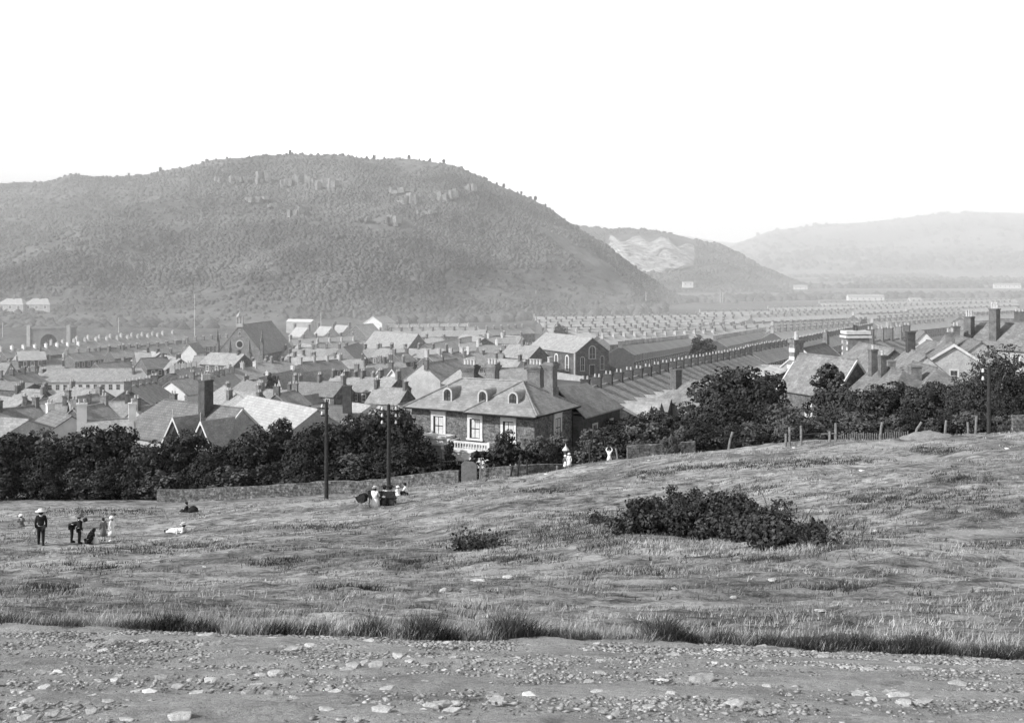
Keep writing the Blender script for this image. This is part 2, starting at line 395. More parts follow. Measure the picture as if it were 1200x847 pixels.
def win_mb(w_, h, bars=(1, 1), surround=0.0):
    """window in the x,z plane facing -y, centred on x=0, sill at z=0, pane material 1"""
    mb = MB(); f = .07
    if surround:
        mb.cur = 0; q = surround
        mb.box(-w_/2-q, -w_/2, -.06, .05, -.1, h+q); mb.box(w_/2, w_/2+q, -.06, .05, -.1, h+q); mb.box(-w_/2-q, w_/2+q, -.07, .05, h, h+q); mb.box(-w_/2-q, w_/2+q, -.12, .05, -.18, 0)
    mb.cur = 1; mb.box(-w_/2, w_/2, -.012, .02, 0, h)
    mb.cur = 2
    mb.box(-w_/2, -w_/2+f, -.04, 0, 0, h); mb.box(w_/2-f, w_/2, -.04, 0, 0, h); mb.box(-w_/2, w_/2, -.04, 0, 0, f); mb.box(-w_/2, w_/2, -.04, 0, h-f, h)
    for i in range(bars[0]): x = -w_/2+w_*(i+1)/(bars[0]+1); mb.box(x-.02, x+.02, -.035, 0, 0, h)
    for i in range(bars[1]): z = h*(i+1)/(bars[1]+1); mb.box(-w_/2, w_/2, -.045, 0, z-.03, z+.03)
    return mb
WM = {}
def window(parent, x, y, z, w_, h, face=0.0, bars=(1, 1), surround=.0, g=None, name='window', sm=None):
    key = (w_, h, bars, surround, (g or glass).name, (sm or trim).name)
    if key not in WM:
        o = win_mb(w_, h, bars, surround).build(name, [sm or trim, g or glass, trim]); col.objects.unlink(o); WM[key] = o
    o = WM[key].copy(); col.objects.link(o); o.name = name; o.parent = parent; KIDS.setdefault(parent.name, []).append(o)
    o.location = (x, y, z); o.rotation_euler = (0, 0, face); return o
def door(parent, x, y, z, face=0.0, w_=.9, h=2.0, m=None):
    key = ('door', w_, h)
    if key not in WM:
        mb = MB(); mb.box(-w_/2-.1, w_/2+.1, -.05, .03, 0, h+.1); mb.cur = 1; mb.box(-w_/2, w_/2, -.07, -.052, .02, h); o = mb.build('door', [trim, wood_d]); col.objects.unlink(o); WM[key] = o
    o = WM[key].copy(); col.objects.link(o); o.name = 'door'; o.parent = parent; KIDS.setdefault(parent.name, []).append(o)
    o.location = (x, y, z); o.rotation_euler = (0, 0, face); return o
def pt(p, hr):
    if len(p) == 3:      # depth given: the ridge stands where the plate shows it
        x = (p[0]-PX0)/F*p[2]; return Vector((x, p[2], -(p[1]-HZ)/F*p[2]-hr))
    return Vector(ray(*p, hr))
def frame_of(pA, pB, hr): return pt(pA, hr), pt(pB, hr)
DZ = []; HOUSES = 0; FARV = []      # far houses beyond the first 300
def terrace(label, group, pA, pB, hr=7.4, he=5.0, depth=8.0, wd=5.0, lvl=1, wm=None, rm=None, cm=None, ext=False, AB=None, hwin=True, name='terraced_house', ch=1.5):
    global HOUSES
    a, b = AB if AB else frame_of(pA, pB, hr)
    d2 = Vector((b.x-a.x, b.y-a.y)); Ln = d2.length; n = max(1, round(Ln/wd)); w_ = Ln/n; yaw = math.atan2(d2.y, d2.x)
    wm = wm or stone; rm = rm or slate; cm = cm or brick_m
    if PRINT: print('ROW', label[:50], 'A(%.0f,%.0f) B(%.0f,%.0f)' % (a.x, a.y, b.x, b.y), 'len %.0f n %d yaw %.0f' % (Ln, n, math.degrees(yaw)))
    root = None
    for i in range(n):
        t = (i+.0)/n; x = a.x+(b.x-a.x)*t; y = a.y+(b.y-a.y)*t
        tm = (i+.5)/n; z = a.z+(b.z-a.z)*tm; zg = gz(a.x+(b.x-a.x)*tm, a.y+(b.y-a.y)*tm); z += .3*(zg-z) if lvl else 0
        DZ.append((label[:30], round(z-zg, 1)))
        if root is None:
            if lvl == 0:
                mb = MB(); mb.box(0, w_, -depth/2, depth/2, -4.5, he)
                s = (hr-he)/(depth/2)
                for q in (0, w_-.1): mb.add([(q, -depth/2, he), (q, depth/2, he), (q, 0, hr), (q+.1, -depth/2, he), (q+.1, depth/2, he), (q+.1, 0, hr)], [(0, 1, 2), (5, 4, 3), (0, 3, 4, 1), (1, 4, 5, 2), (2, 5, 3, 0)])
                mb.cur = 1; r = roof_mb(w_, depth, he, hr, go=0); mb.add(r.v, r.f)
                mb.cur = 2; c = chimney_mb(0, 0, hr-.4, hr+ch, .6, 1.3); mb.add(c.v, c.f)
                mb.cur = 3; mb.tube((0, -.35, hr+ch), (0, -.35, hr+ch+.5), .17, .14, 5); mb.tube((0, .3, hr+ch), (0, .3, hr+ch+.5), .17, .14, 5)
                mb.cur = 4
                if hwin:
                    for (wx, wz, ww, wh) in ((w_*.25, 3.1, .9, 1.3), (w_*.72, 3.1, .9, 1.3), (w_*.7, .8, 1.2, 1.4), (w_*.22, 0, .9, 2)): mb.box(wx-ww/2, wx+ww/2, -depth/2-.02, -depth/2+.1, wz, wz+wh)
                root = mb.build(name, [wm, rm, cm, pale_pot, glass])
            else:
                root = empty(name, (0, 0, 0))
                wall_mb(w_, depth, he, hr).build('wall', wm, root)
                roof_mb(w_, depth, he, hr, go=0.0).build('roof', rm, root)
                chimney(root, 0, 0, hr-.5, hr+ch, .6, 1.25, pots=2 if lvl > 1 else 0, m=cm) if lvl > 1 else chimney_mb(0, 0, hr-.5, hr+ch, .6, 1.25, 2).build('chimney', [cm, pale_pot], root)
                if hwin:
                    yf = -depth/2
                    window(root, w_*.27, yf, 3.05, .95, 1.45, surround=.12); window(root, w_*.74, yf, 3.05, .95, 1.45, surround=.12)
                    window(root, w_*.70, yf, .8, 1.2, 1.5, surround=.12); door(root, w_*.22, yf, 0)
                if ext:
                    e = MB(); ew = w_*.62; el_ = 5.0; eh = 4.0; er = 5.4
                    e.box(.1, ew, -depth/2-el_, -depth/2, -3, eh)
                    e.add([(.1, -depth/2-el_, eh), (ew, -depth/2-el_, eh), ((.1+ew)/2, -depth/2-el_, er), (.1, -depth/2, eh), (ew, -depth/2, eh), ((.1+ew)/2, -depth/2, er)], [(0, 1, 2), (5, 4, 3), (0, 3, 4, 1), (1, 4, 5, 2), (2, 5, 3, 0)])
                    x_ = e.build('extension', wm, root)
                    r = MB(); m_ = (.1+ew)/2
                    slab(r, [(-.1, -depth/2-el_-.15, eh-.15), (m_, -depth/2-el_-.15, er+.1), (m_, -depth/2+.6, er+.1), (-.1, -depth/2+.6, eh-.15)])
                    slab(r, [(ew+.2, -depth/2-el_-.15, eh-.15), (ew+.2, -depth/2+.6, eh-.15), (m_, -depth/2+.6, er+.1), (m_, -depth/2-el_-.15, er+.1)])
                    r.build('extension_roof', rm, x_)
            tag(root, label, 'house', group, 'structure' if False else None); o = root
        else:
            if HOUSES >= 300 and lvl == 0: 
                FARV.append((root, (x, y, z), yaw)); continue
            o = copy_tree(root) if lvl else root.copy()
            if not lvl: col.objects.link(o)
        o.location = (x, y, z+rnd.uniform(-.08, .08)); o.rotation_euler = (0, 0, yaw); HOUSES += 1
        if i == n-1 and lvl and n > 1:
            c = chimney_mb(w_-.31, 0, hr-.5, hr+ch, .6, 1.25, 2).build('chimney', [cm, pot_m], o)
    return a, b
PRINT = False
def rowlist():
    T = terrace
    for i, (pa, pb, lab, k) in enumerate((
        ((0, 438, 292), (40, 433, 305), 'terraced house in the short row behind the dark-walled low shed', slate),
        ((202, 431, 300), (228, 427, 318), 'terraced house in the short row above the bright white gable', slate),
        ((296, 425, 335), (340, 422, 342), 'terraced house in the row just below the straight terrace by the church', slate),
        ((352, 424, 335), (398, 421, 345), 'terraced house in the row above the white-trimmed gables', slate_d),
        ((428, 428, 318), (474, 424, 322), 'terraced house in the short row left of the pale gabled house', slate),
        ((268, 431, 305), (300, 428, 312), 'terraced house in the short row below the church roof', slate),
        ((128, 411, 400), (176, 407, 410), 'terraced house in the short row above the white building roof', slate),
        ((500, 416, 335), (542, 413, 345), 'terraced house in the short row above the pale gabled house', slate),
        ((448, 395.5, 470), (492, 393.5, 485), 'terraced house in the row directly behind the plain hall', slate),
        ((372, 402, 440), (428, 399, 450), 'terraced house in the row left of the plain hall', slate),
        ((590, 411, 345), (626, 408, 360), 'terraced house in the row behind the villa chimney tops', slate),
        ((455, 384.5, 560), (560, 382.5, 575), 'distant terraced house in the middle row under the wooded hill', slate),
        ((570, 386, 540), (620, 384, 560), 'distant terraced house left of the packed right-hand rows', slate),
        ((90, 398.5, 500), (214, 391, 540), 'small terraced house in the very last row under the bank', slate),
        )):
        T(lab, lab.split(' in the ')[-1].split(' left ')[0] if ' in the ' in lab else 'left of the packed rows', pa, pb, lvl=0 if pa[2] > 380 else 1, rm=k, cm=stone_l if i % 2 else brick_m)
    # left part of the town
    T('slate-roofed terraced house in the row at the left edge behind the low sheds', 'terrace at the left edge', (0, 424), (76, 420), lvl=1, cm=stone_l)
    T('terraced house in the long slate-roofed row behind the big white building', 'long terrace behind the white building', (78, 415), (216, 403), lvl=1)
    T('small terraced house with pale chimney in the second row from the railway bank at left', 'pale-chimneyed terrace at left', (0, 411), (104, 404), lvl=0, cm=white)
    T('small terraced house in the last row below the railway bank at left', 'terrace nearest the railway bank', (60, 403.5), (196, 394.5), lvl=0, cm=stone_l)
    T('terraced house in the short row just left of the gothic church front', 'short terrace beside the church', (219, 400), (266, 396), lvl=1)
    T('terraced house in the dark-walled row left of the bright white gable end', 'dark-walled terrace by the white gable', (150, 452, 222), (181, 447, 246), lvl=1, wd=5.6, hr=7.8)
    T('terraced house in the row climbing from white gable end towards church', 'terrace running from the white gable to the church', (213, 450, 262), (272, 437, 305), lvl=1, hr=7.6)
    T('terraced house in the shorter upper row between the church and the bay-fronted villas', 'upper terrace by the church', (226, 442, 330), (264, 437, 350), lvl=1)
    T('terraced house in the straight row with tall chimneys in front of the gothic church', 'straight terrace in front of the church', (303, 411), (399, 408), lvl=1)
    T('terraced house in the straight row in front of the plain hall roof', 'straight terrace below the plain hall', (428, 408, 392), (524, 409, 376), lvl=1)
    T('dark-walled terraced house in the near row left of the hipped villa', 'near dark terrace', (346, 449), (404, 447), lvl=2, wd=5.5, ext=True, rm=slate_d)
    T('dark-walled terraced house at the right half of the near row left of the hipped villa', 'near dark terrace right half', (405, 444), (468, 442), lvl=2, wd=5.5)
    T('terraced house in the row of slate roofs under the small gabled cottages', 'row under the gabled cottages', (341, 397), (414, 393.5), lvl=1)
    T('distant terraced house in the back row near the foot of the wooded hill', 'back terrace under the wooded hill', (441, 380.5), (550, 379), lvl=0)
    T('distant terraced house in the second row from the foot of the wooded hill', 'second terrace under the wooded hill', (446, 388), (570, 386.5), lvl=0)
    T('distant terraced house with bright chimney left of the villa chimneys', 'bright-chimneyed terrace', (560, 405), (604, 403), lvl=0, cm=white)
    T('distant terraced house with bright chimney in the upper row left of the arched chapel', 'upper bright-chimneyed terrace', (572, 396), (604, 395), lvl=0, cm=white)
    T('terraced house in the row directly left of the arched chapel', 'terrace left of the chapel', (545, 418, 318), (588, 416, 320), lvl=1)
    # right part: the long straight streets
    T('terraced house in the long diagonal row climbing right from behind the villa', 'long diagonal terrace', (686, 456), (876, 415), lvl=1, ext=True, cm=brick_d)
    T('terraced house at the far end of the long diagonal row beyond the round tree', 'far end of the diagonal terrace', (878, 413), (1021, 383.5), lvl=1, cm=brick_d)
    T('terraced house in the dark-fronted row across the street, right of the chapel', 'dark-fronted terrace right of the chapel', (727, 404, 345), (806, 400, 500), lvl=1, wm=brick_d)
    T('terraced house in the dark-fronted row to the right of the round street tree', 'dark-fronted terrace beyond the tree', (838, 399, 430), (896, 390.5, 560), lvl=1, wm=brick_d)
    far_r = (((706, 396, 470), (846, 390, 520), render_), ((660, 390, 520), (900, 384, 570), render_), ((640, 384, 560), (820, 380.5, 590), None), ((824, 381, 600), (960, 377, 640), None), ((632, 377.5, 640), (870, 373, 690), None),
             ((905, 389, 480), (1010, 381, 560), render_), ((880, 372, 720), (1000, 367, 760), None), ((626, 371.5, 740), (900, 368, 780), stone_l), ((1022, 377, 560), (1120, 371, 640), render_), ((1000, 369, 700), (1130, 364, 760), render_), ((905, 366, 830), (1060, 361, 900), None), ((1062, 364, 800), (1190, 359, 860), render_), ((900, 361, 960), (1180, 354, 1080), render_), ((1125, 371, 620), (1200, 366, 680), None))
    far_r += (((650, 387, 545), (880, 380.5, 600), None), ((700, 393, 495), (860, 386.8, 545), None), ((640, 380.2, 620), (860, 377, 650), None), ((628, 374.5, 670), (880, 370.5, 730), stone_l), ((905, 385, 520), (1000, 378.8, 590), None), ((905, 381, 570), (1020, 374, 660), stone_l), ((1030, 373, 620), (1140, 367.5, 700), None), ((880, 369.5, 760), (1000, 364.5, 820), stone_l), ((1040, 382, 520), (1110, 376, 580), stone_l), ((1000, 360.5, 880), (1190, 354, 960), stone_l), ((960, 355, 1060), (1190, 351, 1160), stone_l), ((820, 365.5, 860), (960, 363.5, 900), stone_l))
    gl = 'distant terraces in the valley'
    for k, (pa, pb, cm_) in enumerate(far_r):
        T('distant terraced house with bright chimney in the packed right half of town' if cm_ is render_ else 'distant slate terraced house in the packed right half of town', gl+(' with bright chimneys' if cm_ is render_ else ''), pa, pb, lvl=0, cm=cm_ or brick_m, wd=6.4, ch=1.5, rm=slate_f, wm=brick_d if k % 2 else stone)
rowlist()
import collections
dd = collections.defaultdict(list)
for a_, b_ in DZ: dd[a_].append(b_)

print('HOUSES', HOUSES, 'FAR', len(FARV))
# ============================================================ SINGLE BUILDINGS OF THE TOWN
def building(name, label, cat, A, B, depth=8, he=5, hr=7.5, hip=(0, 0), wm=None, rm=None, wins=(), gwins=(), chim=(), trimroof=False, group=None, surround=.12, g=None, cm=None, o=.3, bars=(1, 1)):
    """A, B = (px, py[, Y]) of the two ridge ends (roof without hips); wins = (n, sill, w, h, x0, x1) rows on the near side; gwins = (end, y, z, w, h)"""
    a = pt(A, hr); b = pt(B, hr); Ln = math.hypot(b.x-a.x, b.y-a.y); yaw = math.atan2(b.y-a.y, b.x-a.x)
    if PRINT: print('BLD', label[:40], 'A(%.0f,%.0f,%.1f) len %.1f yaw %.0f dz %.1f %.1f' % (a.x, a.y, a.z, Ln, math.degrees(yaw), a.z-gz(a.x, a.y), b.z-gz(b.x, b.y)))
    z = (a.z+b.z)/2
    r = empty(name, (a.x, a.y, z), yaw); tag(r, label, cat, group)
    x0 = 0; L_ = Ln
    ex0 = depth*.475+.0 if hip[0] else 0; ex1 = depth*.475 if hip[1] else 0   # hipped ends run on past the ridge
    sub = MB()
    w0 = wall_mb(L_+ex0+ex1, depth, he, hr, hip); w0.v = [(x-ex0, y, q) for x, y, q in w0.v]; w0.build('wall', wm or stone, r)
    rf = roof_mb(L_+ex0+ex1, depth, he, hr, hip, o=o); rf.v = [(x-ex0, y, q) for x, y, q in rf.v]; rf.build('roof', rm or slate, r)
    yf = -depth/2
    for (n, sill, w_, h, xa, xb) in wins:
        xa, xb = -ex0+(L_+ex0+ex1)*xa, -ex0+(L_+ex0+ex1)*xb
        for i in range(n): window(r, xa+(xb-xa)*(i+.5)/n, yf, sill, w_, h, surround=surround, g=g, bars=bars)
    for (end, y, zz, w_, h) in gwins:
        if end: window(r, L_+ex1, y, zz, w_, h, face=R(90), surround=surround, g=g)
        else: window(r, -ex0, y, zz, w_, h, face=R(-90), surround=surround, g=g)
    for c in chim:
        t, y, top, wx, wy, pots = c
        zb = he-.2 if abs(y) > depth*.3 else hr-1.2
        chimney(r, L_*t, y, zb, hr+top, wx, wy, pots, m=cm or brick_m)
    if trimroof:
        s = (hr-he)/(depth/2)
        for k, xx in enumerate((-.2, L_+.02)):
            if hip[k]: continue
            for sg in (-1, 1):
                mb = MB(); y_ = sg*(depth/2+.3); ze = he-s*.3
                mb.add([(xx, 0, hr+.16), (xx+.18, 0, hr+.16), (xx+.18, y_, ze+.16), (xx, y_, ze+.16), (xx, 0, hr-.2), (xx+.18, 0, hr-.2), (xx+.18, y_, ze-.2), (xx, y_, ze-.2)],
                       [(0, 1, 2, 3), (7, 6, 5, 4), (0, 3, 7, 4), (1, 5, 6, 2), (0, 4, 5, 1), (3, 2, 6, 7)]); mb.build('bargeboard', trim, r)
    return r, Ln, yaw
def arch_window(parent, x, y, z, w_, h, face=0.0, sur=.22, sm=None, pm=None, name='window'):
    """round-headed window: light surround, dark pane as sub-part; h is the springing height"""
    mb = MB(); pm_ = MB(); n = 8
    def ring(r0, z0): return [(r0*math.cos(math.pi*i/n), h+r0*math.sin(math.pi*i/n)) for i in range(n+1)]
    ro, ri = ring(w_/2+sur, h), ring(w_/2, h)
    for i in range(n):
        q = [ro[i], ro[i+1], ri[i+1], ri[i]]; mb.prism(q, -.10, .05)
    mb.box(-w_/2-sur, -w_/2, -.1, .05, 0, h); mb.box(w_/2, w_/2+sur, -.1, .05, 0, h); mb.box(-w_/2-sur-.05, w_/2+sur+.05, -.18, .05, -.2, 0)
    o = mb.build(name, sm or trim, parent); o.location = (x, y, z); o.rotation_euler = (0, 0, face)
    pm_.prism([(w_/2, 0)]+ri+[(-w_/2, 0)], -.02, .03); p = pm_.build('pane', pm or glass, o)
    b = MB(); b.box(-.03, .03, -.05, -.02, 0, h+w_/2-.02); b.box(-w_/2, w_/2, -.05, -.02, h*.45, h*.45+.06); b.build('glazing_bar', trim, p)
    return o
def gabled_cottage(label, px, py, Y, w_=6, hr=7.6, he=5, dep=9, yaw=0.0, wm=None, rm=None, group=None, barge=True, win=2, chim=True, name='gabled_house'):
    """gable towards us; (px, py) is the gable apex"""
    x = (px-PX0)/F*Y; z = -(py-HZ)/F*Y-hr
    r = empty(name, (x, Y, z), yaw); tag(r, label, 'house', group)
    mb = MB(); mb.box(-w_/2, w_/2, 0, dep, -4, he)
    mb.add([(-w_/2, 0, he), (w_/2, 0, he), (0, 0, hr), (-w_/2, .3, he), (w_/2, .3, he), (0, .3, hr)], [(0, 1, 2), (5, 4, 3), (0, 3, 4, 1), (1, 4, 5, 2), (2, 5, 3, 0)]); mb.build('wall', wm or render_, r)
    rf = MB(); s = (hr-he)/(w_/2); q = .35
    slab(rf, [(-w_/2-q, -.3, he-s*q+.12), (0, -.3, hr+.12), (0, dep, hr+.12), (-w_/2-q, dep, he-s*q+.12)]); slab(rf, [(w_/2+q, -.3, he-s*q+.12), (w_/2+q, dep, he-s*q+.12), (0, dep, hr+.12), (0, -.3, hr+.12)]); rf.build('roof', rm or slate, r)
    if barge:
        for sg in (-1, 1): b = MB(); b.prism([(0, hr+.16), (sg*(w_/2+q), he-s*q+.16), (sg*(w_/2+q), he-s*q-.2), (0, hr-.25)], -.36, -.31); b.build('bargeboard', trim if barge is True else barge, r)
    if win: 
        for i in range(win): window(r, (i-(win-1)/2)*1.5, 0, 3.1, 1.0, 1.5, surround=.15)
        window(r, 0, 0, .7, 2.0, 1.6, surround=.15, bars=(2, 1))
    if chim: chimney(r, 0, dep*.6, hr-.5, hr+1.4, 1.2, .6, 2)
    return r
# ---- left part of the town
r, Ln, yw = building('white_building', 'long two-storey whitewashed building with rows of small windows and hipped slate roof', 'building', (60, 430), (186, 434, 330), 9.5, 6.0, 9.0, (1, 0), white, slate, surround=0,
     wins=((16, 3.7, 1.05, 1.5, .02, .98), (8, .6, 1.05, 1.5, .02, .5)), chim=((.78, -2, .5, .6, .9, 1),))
building('plain_gabled_house', 'plain pale rendered house with one small window, left of the dormered terrace', 'house', (84, 456, 232), (122, 456, 226), 8, 4.6, 7.0, (1, 0), render_, slate, wins=((2, 2.6, 1.1, 1.4, .0, .45), (1, .4, 1.3, .9, .1, .3)), gwins=((1, 1.0, 2.6, .8, 1.3),), chim=((.02, 0, 1.2, .6, .9, 2),))
building('low_shed', 'low dark-walled shed with dull flat slate roof at the far left', 'shed', (0, 449, 282), (40, 448, 276), 7, 3.6, 4.8, (0, 0), stone, slate_d)
building('low_shed', 'long low shed with pale slate roof below the dark-walled shed at left', 'shed', (-6, 466, 226), (32, 467, 220), 8, 3.8, 5.6, (0, 0), stone, slate)
building('low_shed', 'small lean shed right of the long low shed, behind the tree belt', 'shed', (38, 470, 226), (60, 467, 232), 7, 2.6, 4.2, (0, 0), stone, slate)
building('low_shed', 'single-storey outbuilding with two wide windows below the white building', 'shed', (62, 469, 236), (76, 471, 232), 5, 2.2, 3.4, (0, 0), render_, slate, wins=((2, .9, 1.6, .6, 0, 1),))
building('stone_house', 'pale-roofed house at the left edge beside the white building', 'house', (-8, 426, 300), (12, 425, 300), 8, 4.8, 7.6, (0, 0), stone_l, slate, wins=((2, 3, 1, 1.4, .2, 1),))
building('garden_shed', 'broad pale-roofed shed rising behind the leftmost trees', 'shed', (-4, 492, 150), (33, 491, 148), 8, 3.2, 4.6, (0, 0), stone_l, slate)
building('slate_roofed_house', 'dark slate roof with bright gable chimney behind the left-hand trees', 'house', (60, 484, 170), (84, 486, 164), 7, 4.6, 6.6, (0, 0), white, slate_d, chim=((-.05, 0, 1.1, .7, 1.0, 2),), cm=white)
building('slate_roofed_house', 'long dark-ridged slate roof with two white chimneys above the left-hand trees', 'house', (97, 495, 150), (155, 490, 152), 8, 4.8, 7.0, (0, 0), stone_l, slate, chim=((-.02, 0, 2.3, 1.2, .8, 2), (1.0, 0, 2.1, .9, .9, 2)), cm=white)
for i, (px, py) in enumerate(((147, 456), (158, 454), (168, 453))):
    pass
# white gable end with its side range
gabled_cottage('house with bright white gable end facing left, below the gothic church', 200, 447, 250, 8.5, 8.2, 5.6, 12, R(-22), white, slate, barge=False, win=0)
# the white pointed gable among the left rows and its neighbours
gabled_cottage('tiny house with brilliant white pointed gable above the left-hand rooftops', 221, 403, 400, 5.6, 8.0, 5, 8, R(-8), white, slate, barge=False, win=0, chim=False)
for (pa, pb, lab, k) in (((112, 425, 330), (150, 424, 340), 'broad pale slate roof just behind the white building', slate), ((165, 420, 330), (195, 419, 335), 'dark hip-ended house behind the right end of the white building', slate_d),
                  ((158, 412, 360), (176, 413, 362), 'small shed with glaring pale roof behind the white building', slate_l), ((168, 411, 372), (188, 414, 365), 'long narrow glasshouse with glaring pale roof', slate_l),
                  ((190, 416, 345), (212, 421, 330), 'slate house with gable to the right, below the white pointed gable', slate), ((228, 418, 330), (246, 417, 330), 'pale-roofed shed left of the long school-like roof', slate),
                  ((246, 414, 330), (286, 415, 324), 'long pale slate roof with gable to the right, left of the church', slate), ((20, 411, 380), (52, 411, 384), 'glasshouse-roofed shed at the far left behind the first row', slate_l)):
    building('slate_roofed_house', lab, 'house', pa, pb, 8, 4.6, 7.2, (0, 0), stone, k, chim=((.85, 0, 1.2, .6, 1.1, 0),), wins=((3, 2.8, .9, 1.3, .1, .9),))
# ---- school with pointed gables and tall stack (near, above the trees)
Y0 = 165
r, Ln, yw = building('gabled_school', 'large dark slate roof with two pointed white-trimmed gables and a tall dark stack', 'school', (192, 476, 168), (284, 472, 158), 10, 3.6, 8.0, (1, 0), stone_l, mat('school_slate', .14, .20, scale=.9, fine=.18, fscale=5, rough=.75, spec=.3, brick=(1.0, .5, .3, .5)), trimroof=True)
chimney(r, Ln*.64, -1.2, 6.0, 11.6, 1.3, 1.5, 4, .8, m=brick_d, pm=trim)
for t in (.66, 1.0):
    g_ = MB(); x = Ln*t; w_ = 4.6; 
    g_.box(x-w_/2, x+w_/2, -6.4, -4.5, -1, 3.6); g_.add([(x-w_/2, -6.4, 3.6), (x+w_/2, -6.4, 3.6), (x, -6.4, 7.0), (x-w_/2, -6.1, 3.6), (x+w_/2, -6.1, 3.6), (x, -6.1, 7.0)], [(0, 1, 2), (5, 4, 3), (0, 3, 4, 1), (1, 4, 5, 2), (2, 5, 3, 0)])
    gw = g_.build('front_gable', stone_l, r)
    q = MB(); slab(q, [(x-w_/2-.4, -6.8, 3.1), (x, -6.8, 7.2), (x, -.9, 7.2), (x-w_/2-.4, -5.3, 3.1)]); slab(q, [(x+w_/2+.4, -6.8, 3.1), (x+w_/2+.4, -5.3, 3.1), (x, -.9, 7.2), (x, -6.8, 7.2)]); q.build('gable_roof', slate, gw)
    q = MB()
    for sg in (-1, 1): q.prism([(x, 7.28), (x+sg*(w_/2+.45), 3.1), (x+sg*(w_/2+.45), 2.75), (x, 6.85)], -6.9, -6.82)
    q.tube((x, -6.85, 6.6), (x, -6.85, 8.3), .05, .03, 5); q.build('bargeboard', trim, gw)
    q = MB(); q.prism([(x-1.3, 4.0), (x+1.3, 4.0), (x, 6.1)], -6.45, -6.41); q.box(x-1.4, x+1.4, -6.46, -6.41, 1.0, 3.2); q.build('gable_window', dark, gw)
# ---- hall with pale roof
r, Ln, yw = building('meeting_hall', 'low hall with broad pale sheet roof and plain gable, right of the school', 'hall', (291, 472, 196), (372, 472, 178), 10, 3.9, 7.0, (0, 0), stone_l, slate_l, wins=((5, 1.6, .9, 1.5, .05, .95),))
building('slate_roofed_house', 'small dark slate roof beside the right gable of the pale-roofed hall', 'house', (378, 476, 200), (408, 476, 200), 7, 4, 6.4, (0, 0), stone, slate_d, chim=((1.0, -1, 3.6, 1.4, 1.2, 0),), cm=brick_d)
building('slate_roofed_house', 'pale lean-to roof right of the dark brick stack above the trees', 'house', (412, 473, 205), (446, 477, 200), 8, 3.5, 6.2, (0, 0), stone_l, slate_l)
building('slate_roofed_house', 'broad mid-grey roof left of the pale-roofed hall with a bright gable behind', 'house', (262, 458, 226), (286, 462, 205), 10, 4.2, 7.4, (0, 0), render_, slate)
building('slate_roofed_house', 'house with dark side wall and bright end, left of the bay-fronted villas', 'house', (286, 447, 262), (312, 450, 250), 8, 4.6, 7.4, (0, 0), stone, slate_d, chim=((.1, 0, 1, .6, 1, 1),))
# ---- bay-fronted villas with gables towards us
vl = ['leftmost', 'second', 'third', 'rightmost']
for i, (px, py, Y) in enumerate(((327, 440, 292), (338, 438.5, 296), (348.5, 437, 300), (360, 436, 305))):
    gabled_cottage('%s of the four gabled villas with dark bargeboards and paired windows' % vl[i], px, py, Y, 2.6+.0, 8.2, 5.6, 8, R(-38), render_, slate, group='row of four gabled villas', barge=wood_d, win=1, chim=False, name='gabled_villa')
building('slate_roofed_house', 'long slate roof behind the four gabled villas', 'house', (303, 443, 296), (352, 432, 322), 8, 5.2, 8.0, (0, 0), render_, slate, chim=((.2, 0, 1.2, 1, .7, 2), (.8, 0, 1.2, 1, .7, 2)), cm=white)
for i, (px, py, Y) in enumerate(((404, 435, 292), (416, 433.5, 296), (444.5, 433, 290), (460, 433, 288))):
    gabled_cottage('%s of the four white-trimmed gables above the near dark terrace' % vl[i], px, py, Y, 5.0, 8.4, 5.6, 8, R(-30), white if i > 1 else render_, slate, group='white-trimmed gables above the dark terrace', barge=True, win=1, chim=(i % 2 == 0), name='gabled_villa')
building('gabled_house', 'pale gabled house with a tall bare gable left of the villa chimneys', 'house', (495, 425, 262), (535, 422, 276), 9, 5.4, 8.8, (0, 0), render_, slate, chim=((.0, -1, 1.0, .7, .9, 1), (.55, 0, 1, .7, .9, 1)))
building('gabled_house', 'lower slate house right of the pale gabled house, behind the villa roof', 'house', (540, 434, 250), (560, 437, 240), 8, 4.8, 7.4, (0, 0), stone, slate)
building('gabled_house', 'slate house with white chimney just above the villa chimneys', 'house', (546, 415, 320), (590, 414, 318), 8, 5, 7.6, (0, 0), stone, slate_d, chim=((.05, 0, 1.8, .7, 1, 1),), cm=white)
building('gabled_house', 'small slate house between the villa chimneys and the arched chapel', 'house', (598, 405, 335), (632, 405, 326), 8, 5, 8.0, (0, 0), stone, slate, wins=((3, 3, .9, 1.3, .05, .95),), chim=((.45, 0, 1.6, .7, .9, 1),))
# ---- plain hall in the middle
building('plain_hall', 'tall plain hall with big unbroken slate roof and dark right gable', 'hall', (439, 390, 430), (490, 390, 415), 13, 6.6, 12.6, (0, 0), stone, slate, trimroof=False)
building('school_hall', 'dark stone hall with round-headed windows left of the plain hall', 'hall', (402, 406, 380), (420, 403, 400), 11, 5.5, 9.0, (1, 0), stone, slate_d, wins=((3, 1.6, 1.4, 2.6, .1, .9),))
building('slate_roofed_house', 'wide slate roof stepping up behind the straight terrace, right of the plain hall', 'house', (498, 402, 400), (552, 396, 440), 10, 5, 8.2, (0, 0), stone, slate)
building('slate_roofed_house', 'slate roof with dark right end below the distant back terraces', 'house', (543, 392, 450), (568, 396, 430), 10, 5, 8.0, (0, 0), stone, slate)
